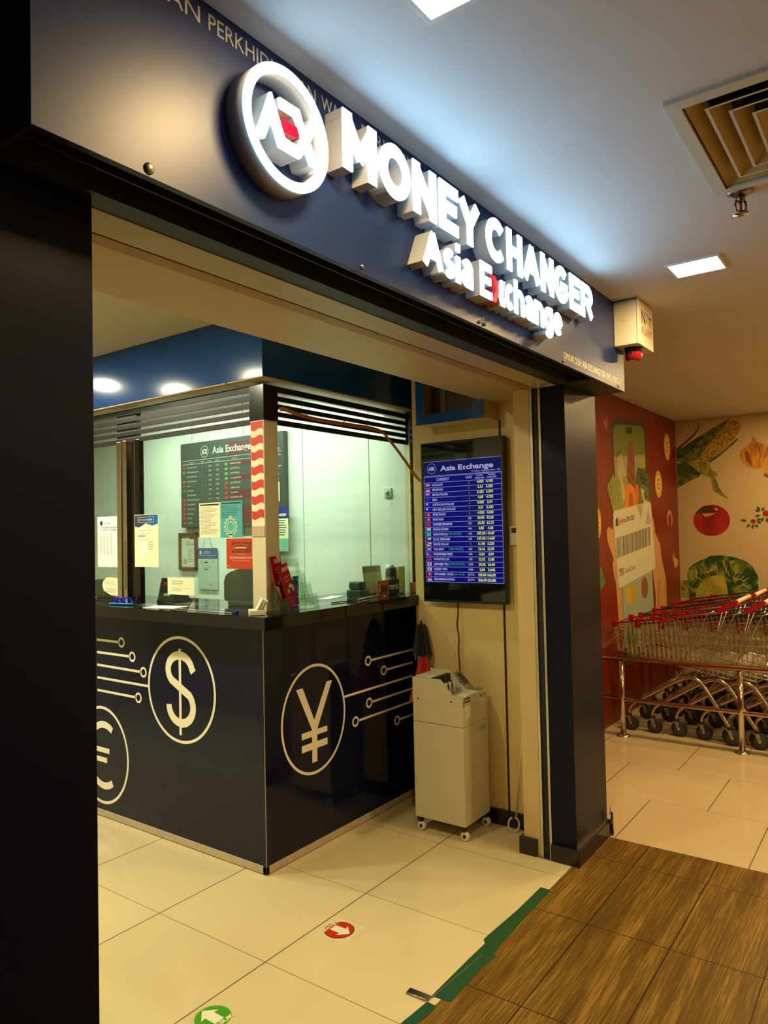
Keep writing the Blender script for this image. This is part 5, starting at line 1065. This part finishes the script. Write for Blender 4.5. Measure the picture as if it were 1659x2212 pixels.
vprint('printed corn cob with green husk at the left of the cream wall', [
 ([(1.75, 2.194), (1.66, 2.29), (1.584, 2.377), (1.552, 2.462), (1.428, 2.562), (1.365, 2.562), (1.33, 2.527), (1.332, 2.47), (1.347, 2.43), (1.464, 2.316), (1.55, 2.24), (1.62, 2.178)], corn),
 ([(1.935, 2.34), (1.911, 2.318), (1.756, 2.415), (1.634, 2.48), (1.51, 2.545), (1.410, 2.595), (1.46, 2.54), (1.517, 2.471), (1.602, 2.366), (1.75, 2.194), (1.884, 2.178), (1.935, 2.20)], gr2),
 ([(1.935, 2.33), (1.86, 2.34), (1.70, 2.44), (1.66, 2.43), (1.76, 2.33), (1.86, 2.24), (1.935, 2.22)], gr),
 ([(1.935, 2.18), (1.823, 2.186), (1.752, 2.13), (1.709, 2.063), (1.725, 2.032), (1.83, 1.985), (1.935, 1.925)], gr),
 ([(1.935, 2.05), (1.80, 2.06), (1.73, 2.04), (1.83, 1.985), (1.935, 1.925)], gr2),
 ([(1.840, 2.185), (1.70, 2.185), (1.62, 2.165), (1.605, 2.088), (1.56, 2.06), (1.549, 2.021), (1.583, 2.036), (1.56, 1.97), (1.541, 1.908), (1.50, 1.84), (1.447, 1.788), (1.53, 1.83), (1.600, 1.886), (1.605, 1.95), (1.613, 2.013), (1.70, 2.05), (1.76, 2.11)], gr3),
 ([(1.64, 2.179), (1.55, 2.235), (1.465, 2.303), (1.371, 2.382), (1.348, 2.386), (1.40, 2.325), (1.50, 2.245), (1.608, 2.165)], gr2),
 ([(1.935, 2.33), (1.766, 2.464), (1.722, 2.517), (1.714, 2.587), (1.708, 2.585), (1.714, 2.51), (1.755, 2.45), (1.925, 2.31)], mm_('silk', (.10, .03, .015)))])
on_ = paint('onion', (.34, .12, .012), (.58, .27, .03), 5, .5, .14, (1, 4, 1)); on2 = paint('onion_light', (.48, .24, .02), (.68, .44, .05), 5, .5, .14, (1, 4, 1)); on3 = mm_('onion_line', (.24, .06, .01))
vprint('printed bunch of golden onions on the cream wall right of the corn', [
 ([(1.10, 2.30), (1.18, 2.30), (1.10, 2.10), (1.02, 2.05), (.93, 2.12), (.92, 2.24), (1.0, 2.30)], on2),
 ([(1.348, 2.207), (1.340, 2.25), (1.318, 2.278), (1.27, 2.31), (1.238, 2.339), (1.225, 2.385), (1.205, 2.385), (1.189, 2.335), (1.13, 2.31), (1.097, 2.275), (1.075, 2.20), (1.10, 2.12), (1.148, 2.081), (1.219, 2.075), (1.28, 2.10), (1.325, 2.14)], on_),
 ([(1.30, 2.25), (1.29, 2.16), (1.23, 2.10), (1.25, 2.17), (1.27, 2.25)], on3), ([(1.215, 2.33), (1.18, 2.28), (1.165, 2.20), (1.185, 2.12), (1.155, 2.20), (1.17, 2.29)], on3),
 ([(1.152, 2.106), (1.140, 2.15), (1.123, 2.177), (1.07, 2.205), (1.00, 2.18), (.97, 2.10), (1.01, 2.02), (1.09, 1.985), (1.138, 2.032)], on2), ([(1.13, 2.03), (1.08, 2.00), (1.05, 1.95), (1.10, 1.98), (1.14, 2.0)], on3)])
tm = paint('tomato', (.20, .006, .004), (.42, .018, .008), 3.2, .5, .12); tmd = mm_('tomato_dark', (.13, .006, .006)); tmh = mm_('tomato_light', (.62, .25, .12))
cx, cz = 1.623, 1.585
vprint('printed red tomato with green stalk on the cream wall', [
 ([(cx+.171*math.cos(a)*(1 if math.cos(a) > 0 else 1), cz+.160*math.sin(a)*(.98)) for a in [k*2*PI/40 for k in range(40)]], tm),
 ([(1.77, 1.67), (1.70, 1.73), (1.62, 1.735), (1.54, 1.71), (1.55, 1.675), (1.62, 1.66), (1.70, 1.65)], tmd), ([(1.71, 1.66), (1.66, 1.655), (1.58, 1.66), (1.62, 1.635), (1.68, 1.62)], tmh), ([(1.60, 1.705), (1.57, 1.71), (1.55, 1.69), (1.58, 1.68)], tmh),
 ([(1.82, 1.615), (1.77, 1.65), (1.72, 1.70), (1.69, 1.715), (1.66, 1.72), (1.64, 1.735), (1.64, 1.70), (1.60, 1.69), (1.65, 1.68), (1.66, 1.66), (1.69, 1.68), (1.74, 1.66)], mm_('stalk', (.035, .045, .012)))])
lf = mm_('sprig_green', (.05, .10, .02), n=.2)
def leafp(y, z, a, L_=.05, w=.014): return [(y-math.cos(a)*0, z), (y-math.cos(a)*L_*.5+math.sin(a)*w, z+math.sin(a)*L_*.5+math.cos(a)*w), (y-math.cos(a)*L_, z+math.sin(a)*L_), (y-math.cos(a)*L_*.5-math.sin(a)*w, z+math.sin(a)*L_*.5-math.cos(a)*w)]
sprig = [([(1.247+.022*math.cos(k*PI/8), 1.565+.022*math.sin(k*PI/8)) for k in range(16)], tm), ([(1.132+.03*math.cos(k*PI/8), 1.638+.03*math.sin(k*PI/8)) for k in range(16)], tm), ([(1.23, 1.575), (1.16, 1.60), (1.15, 1.62), (1.155, 1.605), (1.16, 1.597)], lf)]
for y, z, a in ((1.31, 1.575, -.1+PI), (1.30, 1.57, PI-.2), (1.27, 1.54, PI+.7), (1.235, 1.54, -.8), (1.25, 1.54, -1.6), (1.22, 1.575, .3), (1.22, 1.56, -.2), (1.18, 1.66, PI-.3), (1.18, 1.67, 2.2), (1.17, 1.66, 1.0), (1.18, 1.62, PI+.1), (1.12, 1.60, -.4), (1.13, 1.60, -1.3), (1.15, 1.60, -2.2)): sprig.append((leafp(y, z, a), lf))
vprint('printed sprig with red berries and small leaves at the right of the cream wall', sprig)
cb = paint('cabbage_dark', (.014, .050, .008), (.070, .14, .018), 7, .5, .05, c3=(.28, .29, .04)); cb2 = paint('cabbage_mid', (.09, .13, .012), (.27, .30, .04), 9, .5, .06); cb3 = paint('cabbage_light', (.30, .27, .02), (.46, .38, .04), 5, .5, .1); vein = mm_('cabbage_vein', (.42, .40, .14))
cab = [(frill([(1.86, .80), (1.865, .93), (1.878, .966), (1.870, 1.03), (1.862, 1.078), (1.84, 1.12), (1.813, 1.141), (1.76, 1.17), (1.713, 1.195), (1.66, 1.222), (1.574, 1.236), (1.50, 1.230), (1.457, 1.222), (1.38, 1.20), (1.321, 1.175), (1.27, 1.13), (1.248, 1.098), (1.225, 1.05), (1.219, 1.028), (1.222, .945), (1.24, .80)], .007, .022), cb)]
cab.append(([(1.86, .98), (1.86, 1.08), (1.80, 1.135), (1.72, 1.165), (1.70, 1.10), (1.77, 1.06), (1.78, .98), (1.82, .93)], cb2)); cab.append(([(1.70, 1.11), (1.62, 1.14), (1.58, 1.12), (1.60, 1.08), (1.68, 1.06), (1.72, 1.05)], cb2))
cab.append(([(1.47, 1.10), (1.40, 1.16), (1.31, 1.14), (1.35, 1.07), (1.42, 1.05)], cb2)); cab.append(([(1.45, 1.03), (1.36, 1.00), (1.27, .93), (1.30, .89), (1.40, .92), (1.44, .98)], cb2))
cab.append(([(1.80, .80), (1.792, .869), (1.743, .956), (1.66, 1.02), (1.60, 1.038), (1.535, 1.040), (1.515, 1.0), (1.504, .95), (1.485, .80)], cb3))
for q in ([(1.52, 1.19), (1.50, 1.10), (1.47, 1.03), (1.48, 1.03), (1.51, 1.10), (1.53, 1.19)], [(1.69, 1.06), (1.64, 1.10), (1.56, 1.13), (1.62, 1.10), (1.68, 1.05)], [(1.78, 1.0), (1.77, 1.08), (1.80, 1.12), (1.79, 1.08), (1.79, 1.0)], [(1.42, 1.0), (1.34, .95), (1.27, .90), (1.35, .94), (1.42, .98)], [(1.70, .85), (1.66, .92), (1.62, .95), (1.65, .91), (1.69, .85)]): cab.append((q, vein))
rc = random.Random(5)
for k in range(16):
    a_ = math.radians(30+120*k/15); c0_ = Vector((1.545, .86)); dr = Vector((-math.cos(a_)*.32, math.sin(a_)*.36)); p0 = c0_+dr*.58; p1 = c0_+dr*(.86+.1*rc.random()); q = Vector((-dr.y, dr.x)).normalized()
    cab.append(([tuple(p0-q*.003), tuple(p0+q*.003), tuple((p0+p1)/2+q*.012*rc.random()), tuple(p1)], vein if k % 3 == 0 else cb2))
for k in range(9):
    y_ = 1.34+.46*rc.random(); z_ = .93+.22*rc.random()
    if abs(y_-1.64) < .16 and z_ < 1.05: continue
    cab.append((frill([(y_, z_), (y_-.04-.03*rc.random(), z_+.02), (y_-.05, z_+.05), (y_, z_+.04)], .008, .02, k), (cb2, cb3, cb)[k % 3]))
vprint('printed large green cabbage low on the cream wall behind the trolleys', cab)
vprint('edge of a second printed cabbage against the red wall corner', [([(1.935, .80), (1.935, .98), (1.88, .980), (1.86, .95), (1.838, .905), (1.845, .80)], cb2)], z=.0002)

# ================================================================== GUARD RAIL
gr_ = empty('guard_rail', (5.376, .9, 0), 'polished steel tube guard rail in front of the parked trolleys', 'rail')
mb = MB(); mb.rod((5.376, 1.935, .568), (5.376, -2.2, .568), .021, brass, 18); mb.rod((5.376, 1.935, .568), (5.376, 1.94, .568), .035, brass, 18); mb.build('top_tube', gr_)
mb = MB(); mb.rod((5.376, 1.935, .272), (5.376, -2.2, .272), .016, brass, 16); mb.rod((5.376, 1.935, .272), (5.376, 1.94, .272), .03, brass, 16); mb.build('lower_tube', gr_)
for y in (1.766, .970, .17, -.63):
    mb = MB(); mb.rod((5.376, y, .006), (5.376, y, .552), .0195, brass, 18); po = mb.build('post', gr_)
    mb = MB(); mb.lathe([(.048, 0), (.048, .006), (.040, .014), (.022, .020)], brass, (5.376, y, 0), 28); mb.build('base_flange', po)

# ================================================================== TROLLEYS
wire = mat('trolley_wire', (.62, .56, .44), .30, metal=1.0); tub = mat('trolley_tube', (.55, .45, .33), .25, metal=1.0)
gripm = mat('grip_beige', (.72, .60, .42), .4); flapm = mat('flap_pink', (.50, .20, .14), .45)
def trolley(rim, label):
    t = empty('shopping_trolley', (0, 0, 0), label, 'shopping trolley')
    def hw(y): return .258-.055*max(0, min(1, y/.8))       # half width
    def zt(y): return .925-.125*max(0, y)/.8               # top rail height
    def zb(y): return .455+.135*max(0, y)/.8               # bottom height
    mb = MB()
    for s_ in (-1, 1):
        for k in range(24):
            y = .03+k*.0325; mb.rod((s_*hw(y), y, zt(y)), (s_*(hw(y)-.035), y-.03+.03*k/23, zb(y)), .0024, wire, 4, caps=False)
        for fz in (.62, .86, .93): mb.rod((s_*(hw(0)-.035*(1-fz)), 0, zb(0)+(zt(0)-zb(0))*fz), (s_*(hw(.8)-.035*(1-fz)), .795, zb(.8)+(zt(.8)-zb(.8))*fz), .0024, wire, 4, caps=False)
        mb.rod((s_*(hw(0)-.012), 0, .70), (s_*(hw(.8)-.012), .795, .685), .0032, wire, 5, caps=False); mb.rod((s_*(hw(0)-.035), 0, zb(0)), (s_*(hw(.8)-.035), .79, zb(.8)), .0035, wire, 5, caps=False)
    mb.build('basket_sides', t)
    mb = MB()
    for k in range(9): x = -.19+.0475*k; mb.rod((x, .80, zt(.8)), (x*.85, .79, zb(.8)), .0024, wire, 4, caps=False)
    for z in (.70, .76): mb.rod((-.20, .80, z), (.20, .80, z), .0028, wire, 4, caps=False)
    mb.build('basket_front', t)
    mb = MB()
    for k in range(9): x = -.20+.05*k; mb.rod((x, .0, zb(0)), (x*.85, .79, zb(.8)), .0024, wire, 4, caps=False)
    for k in range(14): y = .03+k*.058; w_ = hw(y)-.035; mb.rod((-w_, y, zb(y)), (w_, y, zb(y)), .0024, wire, 4, caps=False)
    mb.build('basket_floor', t)
    mb = MB()
    for s_ in (-1, 1): mb.tube([(s_*hw(-.02), -.02, .93), (s_*hw(.40), .40, zt(.4)+.002), (s_*hw(.8), .80, zt(.8))], .0065, rim, 6)
    mb.rod((-.203, .80, .80), (.203, .80, .80), .0065, rim, 6); mb.build('top_rim', t)
    for s_ in (-1, 1):
        mb = MB(); mb.box(s_*.200-.014, s_*.200+.014, .775, .815, .776, .824, plas_r, .005); mb.build('corner_bumper', t)
    for s_ in (-1, 1): mb = MB(); mb.box(s_*.226-.010, s_*.226+.010, .56, .63, .826, .850, plas_r, .005); mb.build('rim_clip', t)
    for s_ in (-1, 1):
        mb = MB(); mb.poly(PXY(s_*.255-.008), [(.045, .918), (.01, .932), (-.078, .982), (-.088, 1.003), (-.066, 1.014), (-.005, .985), (.035, .958), (.055, .935)], plas_r, 0, -.016)
        bmesh.ops.recalc_face_normals(mb.bm, faces=mb.bm.faces[:]); mb.build('handle_bracket', t)
    mb = MB(); mb.rod((-.245, -.072, .998), (.245, -.072, .998), .0155, gripm, 12); mb.build('handle_grip', t)
    for s_ in (-1, 1):
        mb = MB(); x = s_*.262; mb.tube([(x, .07, .93), (x, .11, .915), (s_*.238, .30, .545)], .0042, wire, 6); mb.tube([(x, .02, .925), (s_*.238, .13, .50)], .0036, wire, 6); mb.tube([(x, -.01, .93), (x, .04, .80), (x, .065, .785)], .0036, wire, 6)
        mb.tube([(s_*.235, .31, .50), (s_*.238, .315, .465), (s_*.24, .335, .458), (s_*.24, .35, .485)], .003, wire, 5)
        mb.build('side_strut', t)
    mb = MB(); mb.box(-.17, .17, .22, .25, .40, .46, steel_d, .004); mb.box(-.19, .19, .10, .115, .42, .455, steel_d, .002); mb.build('cross_plate', t)
    mb = MB()
    for s_ in (-1, 1): mb.tube([(s_*.245, .0, .125), (s_*.242, .03, .17), (s_*.235, .14, .36), (s_*.228, .20, .435), (s_*.222, .27, .445), (s_*.215, .36, .405), (s_*.195, .58, .265), (s_*.190, .68, .205), (s_*.190, .71, .16), (s_*.190, .712, .125)], .0135, tub, 10, 1)
    mb.rod((-.21, .40, .385), (.21, .40, .385), .010, tub, 8); mb.rod((-.19, .62, .245), (.19, .62, .245), .010, tub, 8); mb.build('chassis', t)
    for s_, y in ((-.245, 0), (.245, 0), (-.19, .712), (.19, .712)):
        mb = MB(); mb.lathe([(.018, .128), (.020, .124), (.020, .112), (.018, .110)], plas_k, (s_, y, 0), 14)
        for dx in (-.017, .014): mb.poly(PXY(s_+dx), [(y-.016, .112), (y+.016, .112), (y-.008, .046), (y-.026, .050)], steel_d, 0, -.003)
        bmesh.ops.recalc_face_normals(mb.bm, faces=mb.bm.faces[:]); cs = mb.build('castor', t)
        mb = MB(); mb.lathe([(.010, -.011), (.045, -.011), (.054, -.008), (.056, 0), (.054, .008), (.045, .011), (.010, .011)], rubber, (s_, y-.018, .056), 26, 'X'); mb.lathe([(.036, -.0125), (.040, -.0125), (.040, .0125), (.036, .0125)], mat('wheel_hub', (.055, .055, .05), .4), (s_, y-.018, .056), 22, 'X'); mb.lathe([(.007, -.020), (.007, .020)], steel, (s_, y-.018, .056), 10, 'X'); mb.build('wheel', cs)
    return t
proto = {0: trolley(plas_r, 'x'), 1: trolley(plas_k, 'x')}
rows = [(5.765, 'nearest the guard rail'), (6.36, 'second from the guard rail'), (6.95, 'third from the guard rail'), (7.52, 'against the cream wall')]
ords = ['first', 'second', 'third', 'fourth', 'fifth', 'sixth', 'seventh', 'eighth']
used = set()
for r, (x, rl) in enumerate(rows):
    for k in range(7 if r == 0 else 6):
        kind = 0 if (r == 0 and k < 1) else 1
        y = 1.072-.172*k-(.0 if r == 0 else .02*r)
        lab = '%s%s trolley from the red wall in the nested row %s' % ('red rimmed ' if kind == 0 else '', ords[k], rl)
        if kind not in used:
            t = proto[kind]; t.location = (x, y, 0); t['label'] = lab; t['group'] = 'nested shopping trolleys'; used.add(kind)
        else: t = dup(proto[kind], (x, y, 0), lab, 'nested shopping trolleys')
